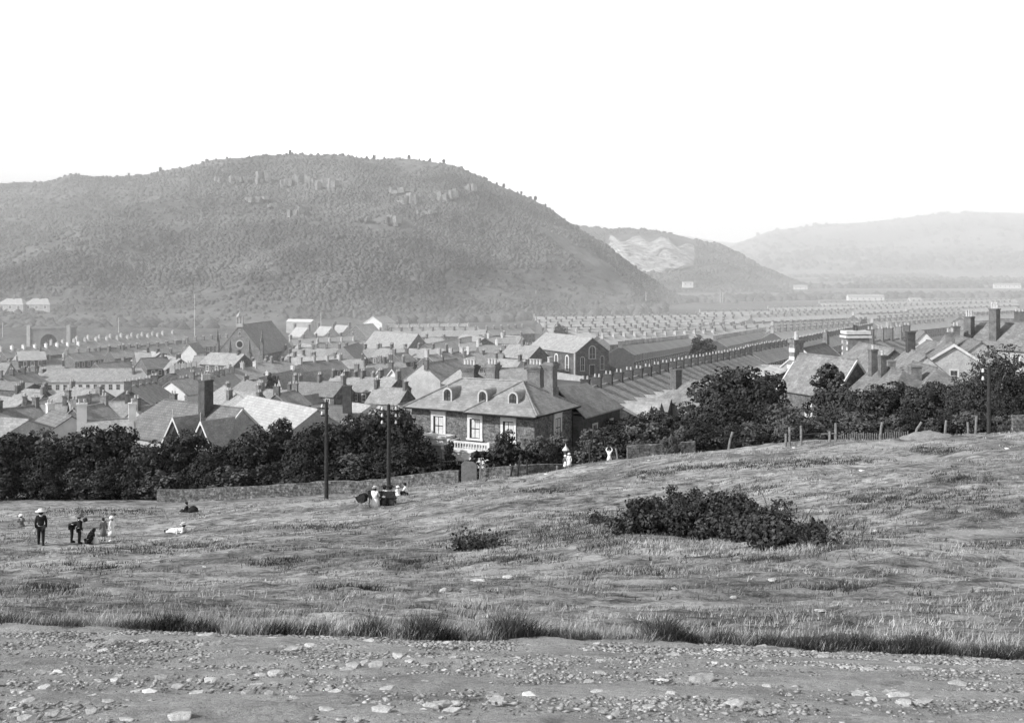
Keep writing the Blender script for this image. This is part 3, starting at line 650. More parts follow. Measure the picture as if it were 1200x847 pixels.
# small gabled cottages in the back of the left town
for i, (px, py, Y, lab) in enumerate(((357, 384, 540, 'left of three pale-roofed cottages below the long white shed'), (385, 383, 545, 'middle of three pale-roofed cottages below the long white shed'), (404, 381.5, 550, 'right of three pale-roofed cottages below the long white shed'))):
    building('cottage', lab, 'cottage', (px-10, py, Y), (px+4, py, Y-6), 8, 5, 8.6, (0, 0), render_, slate_l, chim=((-.1, 0, 1.6, .8, 1, 1), (1.1, 0, 1.6, .8, 1, 1)), group=None)
building('striped_shed', 'shed with steep pale striped sheet roof near the foot of the hill', 'shed', (417, 381, 520), (437, 379.5, 530), 16, 3.0, 9.5, (0, 0), stone, slate_l)
building('covered_stage', 'open-gabled pale pavilion near the foot of the hill', 'pavilion', (437, 371, 560), (452, 370, 570), 10, 4, 7.0, (0, 0), white, slate_l, trimroof=True)
r, Ln, yw = building('white_shed', 'long bright white shed standing alone before the railway bank', 'shed', (338, 374.5, 640), (367, 374.5, 636), 5, 3.4, 4.4, (0, 0), render_, white)
# ---- gothic church
def church():
    Yf = 400; hx = 10.5; he = 9.0; hr = 18.0
    a = P(281, 381, Yf); b = P(318, 382, Yf+24); yaw = math.atan2(b.y-a.y, b.x-a.x)
    z = a.z-hr
    if PRINT: print('CHURCH', a, b, 'yaw', math.degrees(yaw), 'dz', z-gz(a.x, a.y))
    L_ = math.hypot(b.x-a.x, b.y-a.y); r = empty('gothic_church', (a.x, a.y, z), yaw); tag(r, 'tall gothic stone church with bellcote, slim corner turrets and steep slate roof', 'church')
    wall_mb(L_, hx*1.5, he, hr, dn=6).build('wall', mat('church_stone', .15, .23, scale=.8, fine=.3, fscale=4, brick=(1, .6, .3, .8)), r)
    roof_mb(L_, hx*1.5, he, hr, o=.6).build('roof', mat('church_slate', .24, .30, scale=.5, fine=.1, fscale=3, brick=(1, .5, .3, .7)), r)
    d = hx*1.5/2; face = R(-90)
    for y in (-d-.2, d+.2, -d*.45, d*.45):
        big = abs(y) > d*.8
        mb = MB(); mb.box(-.5, .5, y-.5, y+.5, -4, 12.5 if big else 9)
        mb.lathe([(.75, 0), (.05, 4.2)], (0, y, 12.5 if big else 9), 4); mb.build('turret' if big else 'buttress', stone, r)
    bc = MB(); bc.box(-.4, .5, -1.2, 1.2, hr-.6, hr+.6); 
    for y in (-1.1, 0, 1.1): bc.box(-.3, .4, y-.12, y+.12, hr+.6, hr+2.6)
    bc.box(-.4, .5, -1.3, 1.3, hr+2.6, hr+2.9); bc.lathe([(1.3, 0), (.05, 1.8)], (.05, 0, hr+2.9), 4); bc.tube((.05, 0, hr+4.5), (.05, 0, hr+7), .06, .04, 5); bc.build('bellcote', stone_l, r)
    arch_window(r, -.05, 0, 2.2, 3.4, 4.0, face, .4, stone_l, dark); arch_window(r, -.05, -4.6, 2.2, 1.1, 3, face, .25, stone_l, dark); arch_window(r, -.05, 4.6, 2.2, 1.1, 3, face, .25, stone_l, dark)
    q = MB(); q.lathe([(1.5, 0), (1.5, .1)], (0, 0, 0), 16); o_ = q.build('rose_window', stone_l, r); o_.location = (-.12, 0, 11.6); o_.rotation_euler = (0, R(90), 0)
    q = MB(); q.lathe([(1.05, 0), (1.05, .06)], (0, 0, -.08), 16); q.build('pane', dark, o_)
    arch_window(r, -.05, 0, 14.4, .8, .9, face, .2, stone_l, dark)
church()
# ---- arched chapel
def chapel():
    a = pt((640, 393, 352), 10.2); b = pt((694, 393, 330), 10.2); Ln = math.hypot(b.x-a.x, b.y-a.y); yaw = math.atan2(b.y-a.y, b.x-a.x)
    if PRINT: print('CHAPEL', a, b, Ln, math.degrees(yaw), gz(a.x, a.y))
    z = (a.z+b.z)/2; r = empty('arched_chapel', (a.x, a.y, z), yaw); tag(r, 'stone chapel with four tall white-arched windows along its side and dark gable front', 'chapel')
    d = 11.0; he = 6.4; hr = 10.2
    wall_mb(Ln, d, he, hr, dn=5).build('wall', stone, r); roof_mb(Ln, d, he, hr, o=.4, go=.3).build('roof', slate, r)
    for t in (.14, .36, .60, .83): arch_window(r, Ln*t, -d/2, 1.2, 1.3, 3.3, 0, .35, white, glass)
    fw = mat('chapel_gable', .09, .12, scale=1)
    for y in (-3.2, 3.2): arch_window(r, Ln, y, 1.4, 1.0, 3.2, R(90), .2, stone_l, dark)
    arch_window(r, Ln, 0, 4.6, 1.8, 2.4, R(90), .3, stone_l, glass)
    dd_ = door(r, Ln, 0, 0, R(90), 1.6, 2.8)
    q = MB(); q.box(-.25, 0, -d/2-.3, -d/2, -.5, he-.2); q.box(Ln-.2, Ln+.3, -d/2-.35, -d/2, -4, he+.2); q.build('corner_pilaster', stone_l, r)
    # yard wall of the chapel
    c = pt((662, 437, 322), 0); mb = MB(); mb.box(-9, 9, -.2, .2, -2, 1.6); mb.box(-9.1, 9.1, -.27, .27, 1.6, 1.75)
    o = mb.build('yard_wall', stone_l); o.location = (c.x, c.y, gz(c.x, c.y)); o.rotation_euler = (0, 0, yaw); tag(o, 'low pale yard wall in front of the arched chapel windows', 'wall')
chapel()
# ---- right-hand cluster
slate_r = mat('right_slate', .15, .24, scale=.9, detail=6, fine=.2, fscale=4, objvar=.15, rough=.75, spec=.3, brick=(1.0, .42, .22, .7, .75), bump=.3)
qs = mat('rubble_stack', .14, .24, scale=2, fine=.4, fscale=9)
def quoined_cottage():
    r, Ln, yaw = building('stone_lodge', 'stone lodge with quoined gable chimney breast and steep slate roof behind the trees', 'house', (937, 419, 150), (1004, 418, 141), 6.6, 4.2, 8.2, (0, 0), stone, slate_r, wins=((1, 1.2, .9, 1.5, .3, .8),), trimroof=True, surround=.16)
    window(r, Ln*.42+1.2, -3.3, 1.2, .9, 1.5, surround=.16); window(r, Ln, 0, 4.0, .9, 1.2, R(90), surround=.12)
    m = MB(); m.box(-1.0, -.05, -1.6, 1.4, -2, 4.6); m.add([(-1, -1.6, 4.6), (-1, 1.4, 4.6), (-.05, 1.4, 4.6), (-.05, -1.6, 4.6), (-1, -.8, 7.6), (-1, .7, 7.6), (-.05, .7, 7.6), (-.05, -.8, 7.6)], [(0, 4, 5, 1), (3, 2, 6, 7), (0, 3, 7, 4), (1, 5, 6, 2), (4, 7, 6, 5)])
    m.box(-1, -.05, -.8, .7, 7.6, 9.6); m.box(-1.15, .1, -.95, .85, 9.6, 10.0)
    c = m.build('chimney', qs, r)
    q = MB()
    for i in range(10):
        z = -1+i*1.05
        if z > 9.2: break
        hw = 1.62 if z < 4.4 else max(.82, 1.62-(z-4.4)/3*.8)
        hw2 = hw-.1-.1*(z > 4)
        q.box(-1.03, -.7, -hw, -hw+.45, z, z+.5); q.box(-1.03, -.7, hw2-.45, hw2-.0, z, z+.5)
        q.box(-1.03, 0, -hw-.02, -hw+.1, z, z+.5)
    q.build('quoin', trim, c)
    q = MB(); q.tube((-.6, 0, 10), (-.6, 0, 11), .3, .24, 8); q.build('chimney_pot', pot_m, c)
quoined_cottage()
r, Ln, yw = building('stone_house', 'slate house with a big white-quoined stack on its left gable, behind the lodge', 'house', (1006, 405, 190), (1048, 407, 176), 8.4, 4.8, 8.2, (0, 0), stone, slate_r)
m = MB(); m.box(-2.4, 0, -1.8, 1.8, -2, 9.6); c = m.build('chimney', qs, r)
q = MB(); q.box(-2.7, .2, -2.1, 2.1, 9.0, 9.35); q.box(-2.6, .1, -2, 2, 9.6, 10.1)
for i in range(11):
    z = -1.5+i*.95; k = .5 if i % 2 else .3
    if z < 8.6: q.box(-2.43, -2.43+k, -1.84, -1.7, z, z+.5); q.box(-k, .03, -1.84, -1.7, z, z+.5)
q.build('quoin', trim, c)
for x in (-1.8, -.9): q = MB(); q.tube((x, 0, 10.1), (x, 0, 11), .22, .18, 7); q.build('chimney_pot', brick_d, c)
terrace('terraced house in the short row with framed chimneys stepping right above the lodge', 'row with framed chimneys above the lodge', (1020, 398, 215), (1063, 394, 235), lvl=2, wd=5.6, cm=brick_m, ch=2.4, hwin=False)
building('stone_house', 'slate house with dark brick slab chimney in the middle of the right-hand cluster', 'house', (1064, 411, 168), (1085, 416, 156), 7.5, 4.8, 8.0, (0, 0), stone_l, slate_r, chim=((.15, 0, 2.6, 1.8, 1.0, 0),), cm=brick_d)
building('stone_house', 'slate house with twin thin stacks in front of the framed-chimney row', 'house', (1026, 430, 140), (1058, 434, 134), 7, 4.6, 7.4, (0, 1), stone_l, slate_r, chim=((.2, -1, 2.1, .8, .8, 1), (.55, -1, 1.6, .7, .7, 1)))
building('stone_house', 'hipped slate house with square stack left of the tall feathery tree', 'house', (1070, 427, 142), (1098, 430, 134), 7.5, 4.8, 7.6, (1, 1), stone_l, slate_r, chim=((1.0, -2.5, .4, 1.2, 1.2, 0), (-.1, -2.4, .2, .9, .9, 0)))
r, Ln, yw = building('gabled_house', 'low broad gabled house with white-edged roof in the right-hand cluster', 'house', (1086, 402, 190), (1113, 402, 180), 8.5, 4.8, 7.6, (0, 0), render_, slate_r, trimroof=True, chim=((1.0, 0, 1.6, 1.1, 1, 0),))
gabled_cottage('house with gable and stack towards us, under the big double-stacked villa', 1118, 404, 160, 8.5, 8, 5.2, 9, R(-15), stone_l, slate_r, barge=True, win=1)
building('stone_house', 'slate house tucked between gabled house and double-stacked villa at right', 'house', (1120, 396, 172), (1150, 399, 160), 8, 5, 8, (0, 0), stone_l, slate_r, chim=((0, 0, 1.5, 1.0, 1, 2),))
gabled_cottage('tiny house with bright white gable among rooftops at right', 1084, 389, 270, 5.2, 7.8, 5, 8, R(-10), white, slate_r, barge=False, win=0, chim=False)
r, Ln, yw = building('double_stacked_villa', 'large villa with long pale slate roof and two tall brick stacks at right edge', 'house', (1122, 378, 178), (1230, 381, 166), 9, 6.2, 9.4, (0, 0), stone_l, slate_r, wins=((4, 3.4, 1.1, 1.8, .1, .95),), surround=.25)
for t, top, pots in ((.27, 1.0, 3), (.55, 2.3, 4)):
    chimney(r, Ln*t, -2.9, 6.0, 9.4+top, 1.15, 1.0, pots, .9, m=brick_m)
building('stone_house', 'long slate roof behind the tall stacks at the right edge', 'house', (1165, 374, 230), (1240, 376, 225), 9, 6, 9, (0, 0), stone_l, slate_r, chim=((.4, 0, 1.6, 1.8, 1, 3),))
building('hipped_house', 'hipped slate cottage with square brick stack behind the trees right of the villa', 'house', (810, 449, 178), (846, 448, 172), 8, 4.4, 7.4, (1, 1), stone_l, slate_r, chim=((-.25, -1.5, 1.6, 1.4, 1.1, 0), (1.1, 0, 1.6, .8, .8, 2)))
building('gabled_house', 'pale gabled house behind the lodge with multi-pot chimney', 'house', (940, 407, 235), (968, 404, 250), 8.5, 5, 8.6, (0, 0), render_, slate_r, chim=((1.0, 0, 2.4, 1.9, .9, 5),), trimroof=True)
building('low_shed', 'low shed with glaring sheet roof at the foot of the lodge gable', 'shed', (903, 431, 190), (922, 433, 182), 5, 2.4, 3.4, (0, 0), stone, slate_l)
# scattered distant buildings in the valley
for (px, py, wpx, Y, lab, nm) in ((1014, 345, 42, 1225, 'long white works building standing in the valley fields', 'works_building'), (1072, 349, 14, 1130, 'white farmhouse in the far valley fields', 'farmhouse'),
      (938, 334, 16, 1650, 'bright white-gabled house at the foot of the quarry hill', 'farmhouse'), (802, 346, 8, 1240, 'small white cottage in the scrub below the quarry hill', 'cottage'), (1180, 332, 30, 1700, 'pale works sheds in haze at the far right', 'works_building'),
      (806, 330, 12, 1500, 'pale quarry shed at the foot of the quarry face', 'shed'), (675, 337, 7, 1080, 'tiny white hut on the lower slope of the wooded hill', 'hut'), (726, 360, 6, 1000, 'small white hut by the fence near the hill foot', 'hut')):
    x = (px-PX0)/F*Y; L_ = wpx/F*Y; zr = -(py-HZ)/F*Y
    hh = 6.5 if wpx > 12 else 5.2; mb = MB()
    mb.box(-L_/2, L_/2, -4, 4, -2.5, 4.2); mb.add([(-L_/2, -4, 4.2), (-L_/2, 4, 4.2), (-L_/2, 0, hh), (L_/2, -4, 4.2), (L_/2, 4, 4.2), (L_/2, 0, hh)], [(0, 2, 1), (3, 4, 5), (0, 3, 5, 2), (1, 2, 5, 4)])
    r = empty(nm, (x, Y, zr-hh), R(rnd.uniform(-12, 4))); tag(r, lab, nm.replace('_', ' ')); mb.build('wall', white, r)
    roof_mb(L_, 8, 4.2, hh).build('roof', slate_l, r).location = (-L_/2, 0, 0)
    for i in range(max(2, int(L_/6))): window(r, -L_/2+L_*(i+.5)/max(2, int(L_/6)), -4, 1.5, 1.2, 1.5)
# pair of hillside villas at the far left
for px, lab in ((17, 'left one of the paired pale villas on the hillside above the railway'), (48, 'right one of the paired pale villas on the hillside above the railway')):
    r, Ln, yw = building('hillside_villa', lab, 'house', (px-9, 350, 780), (px+8, 350, 778), 9, 6.5, 10, (1, 1), render_, slate_l, wins=((3, 3.8, 1.8, 1.8, .02, .98), (2, .6, 2.4, 2, .05, .95)), chim=((.5, 0, 2.0, 1.6, 1, 2),), surround=.3)
# skyline of tiny villas beyond: railway underbridge
def bridge():
    Y = 560; c = P(58, 399, Y); mb = MB(); n = 10; rr = 3.9
    pts = [(rr*math.cos(math.pi*i/n), 2.2+rr*math.sin(math.pi*i/n)) for i in range(n+1)]
    poly_l = [(-8, -6), (-8, 8.2), (0, 8.2)]+[p for p in reversed(pts) if p[0] <= .01][::-1][:0]
    for i in range(n): mb.prism([pts[i], (pts[i][0], 8.2), (pts[i+1][0], 8.2), pts[i+1]], -1, 10)
    mb.box(rr, 9, -1, 10, -6, 8.2); mb.box(-9, -rr, -1, 10, -6, 8.2); mb.box(-9.3, 9.3, -1.3, 10.3, 8.2, 9.0)
    r = empty('railway_bridge', (c.x, c.y, c.z-3), 0); tag(r, 'stone arched railway bridge in the bank at far left', 'bridge'); mb.build('arch_wall', mat('bridge_stone', .12, .2, scale=.5, fine=.3, fscale=3), r)
    q = MB(); q.box(-rr-.2, rr+.2, 8, 9.5, -6, 7); q.build('arch_shade_panel', dark, r)  # near-black panel closing the arch: the shade inside put in as colour
    for sx_ in (-9.3, 9.3): q = MB(); q.box(sx_-.8, sx_+.8, -1.6, 0, -6, 10.2); q.build('pier', stone_l, r)
bridge()
# railway bank along the foot of the hill
def bank():
    mb = MB(); n = 60
    V = []; W = 34
    for i in range(n+1):
        px = -300+1000*i/n; Y = 575+55*math.sin(i/n*2.2)+ (40 if px > 450 else 0)*(px-450)/250
        for k, (dy, py) in enumerate(((-14, None), (-2, 392), (10, 390), (16, 386.5), (24, 386), (60, 383))):
            yy = Y+dy; x = (px-PX0)/F*yy
            zz = gz(x, yy)-.5 if py is None else (-(py-HZ)/F*yy)+mnoise.noise(Vector((x*.03, yy*.03, k)))*1.2
            V.append((x, yy, max(zz, -60)))
    I = np.arange((n+1)*6).reshape(n+1, 6); Fa = np.stack([I[:-1, :-1].ravel(), I[:-1, 1:].ravel(), I[1:, 1:].ravel(), I[1:, :-1].ravel()], 1)
    tag(raw_mesh('railway_bank', V, Fa, mat('bank_grass', .06, .13, scale=.05, fine=.4, fscale=.4), smooth=True), kind='structure')
bank()
# the houses beyond the first 300, the farthest ones, as one packed mass
if FARV:
    V = []; Fq = []; 
    mb = MB(); cnt = 0
    mats_ = None; me0 = {}
    for (root, loc, yaw) in FARV:
        me = root.data; M = Matrix.Translation(loc) @ Matrix.Rotation(yaw, 4, 'Z')
        if me.name not in me0: me0[me.name] = ([tuple(v.co) for v in me.vertices], [tuple(p.vertices) for p in me.polygons], [p.material_index for p in me.polygons])
        vs, fs, mi = me0[me.name]; o = len(mb.v)
        for p in vs: mb.v.append(tuple(M @ Vector(p)))
        for f, k in zip(fs, mi): mb.f.append(tuple(i+o for i in f)); mb.m.append(k); mb.smooth.append(False)
    tag(mb.build('distant_terraces', [stone, slate_f, brick_m, pot_m, glass]), 'mass of tiny distant terraced houses filling the far end of the valley', 'houses', kind='stuff')
# ============================================================ SMALL HOUSES AND SHEDS tucked between the rows
def infill():
    r2 = random.Random(31); placed = []
    for o in list(bpy.data.objects):
        if o.parent is None and o.get('category') in ('house', 'building', 'hall', 'church', 'chapel', 'shed', 'villa', 'cottage'):
            placed.append((o.location.x+3.2*math.cos(o.rotation_euler.z), o.location.y+3.2*math.sin(o.rotation_euler.z), 6.5 if o.get('category') == 'house' else 11))
    protos = []
    for i, (L_, d, he, hr, wm_, rm_, lab, nm, cat) in enumerate(((7, 6.5, 4.6, 7.0, stone, slate, 'small slate-roofed house tucked among the crowded rows of the left town', 'slate_roofed_house', 'house'), (8, 7, 4.8, 7.4, render_, slate, 'small pale-walled house tucked among the crowded rows of the left town', 'slate_roofed_house', 'house'),
                                             (6, 5, 2.6, 4.0, stone_l, slate_d, 'low dark-roofed outhouse squeezed between the crowded rows', 'outhouse', 'outhouse'), (5, 4, 2.3, 3.4, stone, slate_l, 'low outhouse with pale sheet roof squeezed between the rows', 'outhouse', 'outhouse'))):
        r = empty(nm, (0, 0, 0)); tag(r, lab, cat, {0: 'small slate-roofed infill houses', 1: 'small pale infill houses', 2: 'dark-roofed outhouses', 3: 'pale-roofed outhouses'}[i])
        wall_mb(L_, d, he, hr).build('wall', wm_, r); roof_mb(L_, d, he, hr).build('roof', rm_, r)
        if i < 2:
            chimney_mb(.4, 0, hr-.5, hr+1.5, .6, 1.2, 2).build('chimney', [brick_m, pot_m], r); chimney_mb(L_-.4, 0, hr-.5, hr+1.4, .6, 1.1, 2).build('chimney', [brick_m, pot_m], r)
            for x in (1.7, L_-1.7): window(r, x, -d/2, 2.9, .95, 1.3, surround=.12); window(r, x, -d/2, .7, .95, 1.4, surround=.12)
            window(r, L_, 0, 3.2, .8, 1.1, R(90), surround=.1); window(r, 0, -1, 3.2, .8, 1.1, R(-90), surround=.1)
        else: door(r, L_*.3, -d/2, -.1, h=1.9); window(r, L_*.7, -d/2, .9, .8, .8)
        protos.append(r)
    used = [False]*4; n = 0; tries = 0
    while n < 120 and tries < 6000:
        tries += 1; Y = math.exp(r2.uniform(math.log(172), math.log(470))); px = r2.uniform(-30, 470 if Y < 230 else 640); k = r2.choice((0, 0, 1, 2, 3, 0, 2))
        if Y < 200 and px > 180 and px < 400: continue
        if 28 < px < 205 and 235 < Y < 330: continue
        if 590 < px and Y < 345: continue
        x = (px-PX0)/F*Y; rad = 5.2 if k < 2 else 3.4
        if any((x-a)**2+(Y-b)**2 < (rad+c*.62)**2 for a, b, c in placed): continue
        z = gz(x, Y)
        o = protos[k] if not used[k] else copy_tree(protos[k]); used[k] = True
        o.location = (x, Y, z-.2); o.rotation_euler = (0, 0, R(r2.choice((-25, -20, 60, 65, -30, 10))+r2.uniform(-8, 8))); placed.append((x, Y, rad)); n += 1
    print('INFILL', n)
infill()
# tall posts and masts along the railway
for px, t, b, Y, lab in ((139, 372, 385, 590, 'thin white post on the railway bank at left'), (228, 345, 402, 560, 'very tall thin mast rising above the rooftops left of the church'), (376, 366, 380, 650, 'thin mast beside the long white shed'), (3, 378, 390, 560, 'white post at the left edge of the railway bank'), (628, 340, 350, 950, 'thin white post on the lower slope of the big hill'), (757, 341, 350, 980, 'thin post near the foot of the big hill'), (844, 340, 352, 1000, 'left one of two thin chimneys in the valley'), (847, 342, 352, 1000, 'right one of two thin chimneys in the valley')):
    c = P(px, b, Y); h = (b-t)/F*Y; m = MB(); m.tube((0, 0, -2), (0, 0, h), .12*Y/500, .08*Y/500, 6); o = m.build('signal_post', white); o.location = c; tag(o, lab, 'post')
# ============================================================ THE BIG HIPPED VILLA
vb = mat('villa_brick', .12, .24, scale=1.6, fine=.5, fscale=5, bump=.7, brick=(1.0, .42, .17, .8, .5))
vr = mat('villa_slate', .21, .33, scale=.8, fine=.16, fscale=3, rough=.6, spec=.4, brick=(1.0, .42, .20, .78), bump=.3)
curtain = mat('curtained_pane', .45, .65, scale=2.5, rough=.25, spec=.5)
stucco = mat('stucco', .52, .66, scale=1.5, fine=.06, fscale=9)
def villa():
    yaw = math.radians(-29); O = Vector((-10.4, 124.0, -22.9)); LW = 14.4; D = 8.4; H = 7.35; RZ = 10.0
    r = empty('hipped_villa', O, yaw); tag(r, 'large two-storey stone villa with hipped slate roof, round dormers and tall stacks', 'villa')
    mb = MB(); mb.box(0, LW, 0, D, -3, H); mb.build('wall', vb, r)
    q = MB(); q.box(-.06, LW+.06, -.06, 0, 3.05, 3.2); q.box(-.05, LW+.05, -.05, .02, H-.22, H-.02); q.box(LW, LW+.05, -.05, D, H-.22, H-.02); q.build('string_course', vb, r)
    # roof: main hip plus the right-hand projecting hip
    o = .62; e = H-.05; rb = MB()
    a, b = (3.6, D/2, RZ), (LW-3.6, D/2, RZ)
    slab(rb, [(-o, -o, e), (LW+o, -o, e), b, a], .16); slab(rb, [(LW+o, D+o, e), (-o, D+o, e), a, b], .16); slab(rb, [(-o, D+o, e), (-o, -o, e), a], .16); slab(rb, [(LW+o, -o, e), (LW+o, D+o, e), b], .16)
    rf = rb.build('roof', vr, r)
    q = MB()
    for p0, p1 in (((-o, -o, e), a), ((LW+o, -o, e), b), ((LW+o, D+o, e), b), (a, b), ((-o, D+o, e), a)): q.tube((p0[0], p0[1], p0[2]+.06), (p1[0], p1[1], p1[2]+.06), .10, .10, 6)
    q.build('ridge_tile', lead, rf)
    # raised right-hand roof slope with the diagonal hip
    q = MB(); x0 = 7.0; P0 = (x0-.1, -o-.42, e-.02); P1 = (LW+o+.02, -o-.42, e-.02); bb = (b[0], b[1]-.2, b[2]+.02)
    slab(q, [P0, P1, bb], .14); q.add([P1, (LW+o+.02, -o+.5, e+.2), bb], [(0, 1, 2)]); q.build('front_roof_slope', vr, rf)
    q = MB(); q.tube((P0[0], P0[1], P0[2]+.06), (bb[0], bb[1], bb[2]+.06), .09, .09, 6); q.build('hip_tile', lead, rf)
    q = MB(); q.tube((-o, -o-.06, e-.08), (x0, -o-.06, e-.08), .09, .09, 6); q.tube((x0-.1, -o-.5, e-.1), (LW+o, -o-.5, e-.1), .09, .09, 6); q.tube((LW+o+.06, -o, e-.08), (LW+o+.06, D+o, e-.08), .09, .09, 6)
    q.box(x0-.1, LW+o, -o-.42, -.05, e-.24, e-.14); q.tube((LW+.08, D-.1, 0), (LW+.08, D-.1, H), .06, .06, 6); q.build('gutter', wood_d, r)
    def big_window(x, z, face, y, w_=1.2, h=1.95):
        m = MB()
        m.box(-w_/2-.28, -w_/2, -.10, .02, -.25, h+.02); m.box(w_/2, w_/2+.28, -.10, .02, -.25, h+.02); m.box(-w_/2-.28, w_/2+.28, -.12, .02, h+.02, h+.5); m.box(-w_/2-.36, w_/2+.36, -.2, .02, -.18, 0)
        m.box(-w_/2-.36, w_/2+.36, -.2, .02, h+.5, h+.6)
        o_ = m.build('window', stucco, r); o_.location = (x, y, z); o_.rotation_euler = (0, 0, face)
        m = MB(); m.box(-w_/2, w_/2, -.02, .01, 0, h); p = m.build('pane', curtain, o_)
        m = MB(); f = .07; m.box(-w_/2, -w_/2+f, -.05, 0, 0, h); m.box(w_/2-f, w_/2, -.05, 0, 0, h); m.box(-w_/2+f, w_/2-f, -.05, 0, 0, f); m.box(-w_/2+f, w_/2-f, -.05, 0, h-f, h)
        m.box(-.025, .025, -.04, 0, f, h-f); m.box(-w_/2+f, w_/2-f, -.055, -.002, h*.5-.04, h*.5+.04); m.box(-w_/2+f, -w_/2+f+.14, -.03, -.001, f, h-f)
        m.build('sash', wood_d, o_)
        return o_
    for x in (3.3, 7.65, 11.5): big_window(x, 4.55, 0, 0)
    big_window(3.4+8.4, .8, 0, 0); big_window(LW, 3.9, R(90), 0).location = (LW, 5.0, 4.5)
    w2 = big_window(LW, .8, R(90), 0); w2.location = (LW, 5.0, .8)
    # dormers with round heads
    for x in (3.9, 8.1, 11.6):
        zz = 8.05; yb = -o+(zz-e)/((RZ-e)/(D/2+o)); n = 10; rr = .52
        m = MB(); pts = [(x+rr*math.cos(math.pi*i/n), zz+.75+rr*math.sin(math.pi*i/n)) for i in range(n+1)]
        m.sm = False; outer = [(x+.62, zz-.1)]+[(x+(.62)*math.cos(math.pi*i/n), zz+.75+.62*math.sin(math.pi*i/n)) for i in range(n+1)]+[(x-.62, zz-.1)]
        m.prism(outer, yb+.06, yb+3.1); d_ = m.build('dormer', lead, r)
        m = MB()
        for i in range(n):
            a0, a1 = math.pi*i/n, math.pi*(i+1)/n
            m.prism([(x+.58*math.cos(a0), zz+.75+.58*math.sin(a0)), (x+.58*math.cos(a1), zz+.75+.58*math.sin(a1)), (x+.42*math.cos(a1), zz+.75+.42*math.sin(a1)), (x+.42*math.cos(a0), zz+.75+.42*math.sin(a0))], yb-.04, yb+.08)
        m.box(x-.58, x-.42, yb-.04, yb+.08, zz-.15, zz+.75); m.box(x+.42, x+.58, yb-.04, yb+.08, zz-.15, zz+.75); m.box(x-.72, x+.72, yb-.1, yb+.1, zz-.22, zz-.08)
        m.tube((x, yb, zz+1.4), (x, yb, zz+1.75), .05, .03, 5); m.build('dormer_frame', mat('dormer_stucco', .36, .48, scale=4), d_)
        m = MB(); m.prism([(x+.42, zz-.05)]+[(x+.42*math.cos(math.pi*i/n), zz+.75+.42*math.sin(math.pi*i/n)) for i in range(n+1)]+[(x-.42, zz-.05)], yb+.02, yb+.055); p = m.build('pane', glass, d_)
        m = MB(); m.box(x-.4, x+.4, yb-.02, yb+.02, zz+.45, zz+.53); m.box(x-.02, x+.02, yb-.02, yb+.02, zz, zz+1.1); m.build('glazing_bar', wood_d, d_)
    # chimney stacks
    def stack(x, y, zt, wx, wy, pots, px_=True):
        m = MB(); m.box(x-wx/2, x+wx/2, y-wy/2, y+wy/2, 7.4, zt-.75); m.box(x-wx/2-.1, x+wx/2+.1, y-wy/2-.1, y+wy/2+.1, 8.0, 9.3)
        for k, s in enumerate((.06, .14, .22)): m.box(x-wx/2-s, x+wx/2+s, y-wy/2-s, y+wy/2+s, zt-.75+k*.2, zt-.55+k*.2)
        m.box(x-wx/2-.05, x+wx/2+.05, y-wy/2-.05, y+wy/2+.05, zt-.15, zt)
        c = m.build('chimney', brick_m if pots != 9 else brick_d, r)
        for i in range(pots):
            t = (i+.5)/pots-.5; m = MB(); cx, cy = (x+wx*t, y) if wx >= wy else (x, y+wy*t)
            m.lathe([(.17, 0), (.15, .45), (.2, .48), (.2, .56)], (cx, cy, zt), 8); m.build('chimney_pot', pot_m, c)
    stack(3.3, D/2+2.0, 11.3, 1.5, .9, 4); stack(6.1, D/2+2.0, 11.5, 1.1, 1.0, 3)
    stack(9.9, D+.4, 11.4, 1.5, 1.0, 4); stack(12.6, D-1.4, 11.9, 1.0, 1.1, 3)
    # entrance porch and balconied bay in stucco
    m = MB(); x = 3.4; m.box(x-1.6, x-1.25, -1.5, -1.15, -1, 2.9); m.box(x+1.25, x+1.6, -1.5, -1.15, -1, 2.9); m.box(x-1.6, x+1.6, -1.15, 0, 2.2, 2.9)
    m.box(x-1.75, x+1.75, -1.65, 0, 2.9, 3.15); m.box(x-1.9, x+1.9, -1.8, 0, 3.6, 3.85); m.box(x-1.65, x+1.65, -1.55, 0, 3.15, 3.6)
    m.box(x-1.6, x-1.0, -1.1, 0, -1, 2.2); m.box(x+1.0, x+1.6, -1.1, 0, -1, 2.2)
    for sx_ in (-1, 1): m.box(x+sx_*1.42-.25, x+sx_*1.42+.25, -1.6, -1.05, 2.5, 2.9); m.box(x+sx_*1.42-.28, x+sx_*1.42+.28, -1.62, -1.05, -1, -.5)
    m.v = [(a_, b_, c_+.9 if c_ > 0 else c_) for a_, b_, c_ in m.v]; pc = m.build('porch', stucco, r)
    m = MB(); m.box(x-1.0, x+1.0, -1.0, -.95, -1, 3.1); m.build('pane', curtain, pc); m = MB()
    for k in range(4): m.box(x-1+k*.64, x-.94+k*.64, -1.05, -1.001, -1, 3.1)
    for z in (.6, 1.9): m.box(x-1, x+1, -1.06, -1.002, z, z+.08)
    m.build('glazing_bar', wood_d, pc)
    m = MB(); x = 8.0; m.box(x-2.3, x+2.3, -1.9, 0, -1, 2.35); m.box(x-2.45, x+2.45, -2.05, 0, 2.35, 2.6); m.box(x-2.35, x+2.35, -1.95, -1.8, 3.25, 3.45); m.box(x-2.35, x+2.35, -1.95, -1.7, 2.6, 2.75)
    for i in range(15): xx = x-2.2+i*.314; m.box(xx-.05, xx+.05, -1.93, -1.82, 2.75, 3.25)
    for sx_ in (-2.3, 2.3): m.box(x+sx_-.15, x+sx_+.15, -2.0, -1.7, 2.6, 3.55)
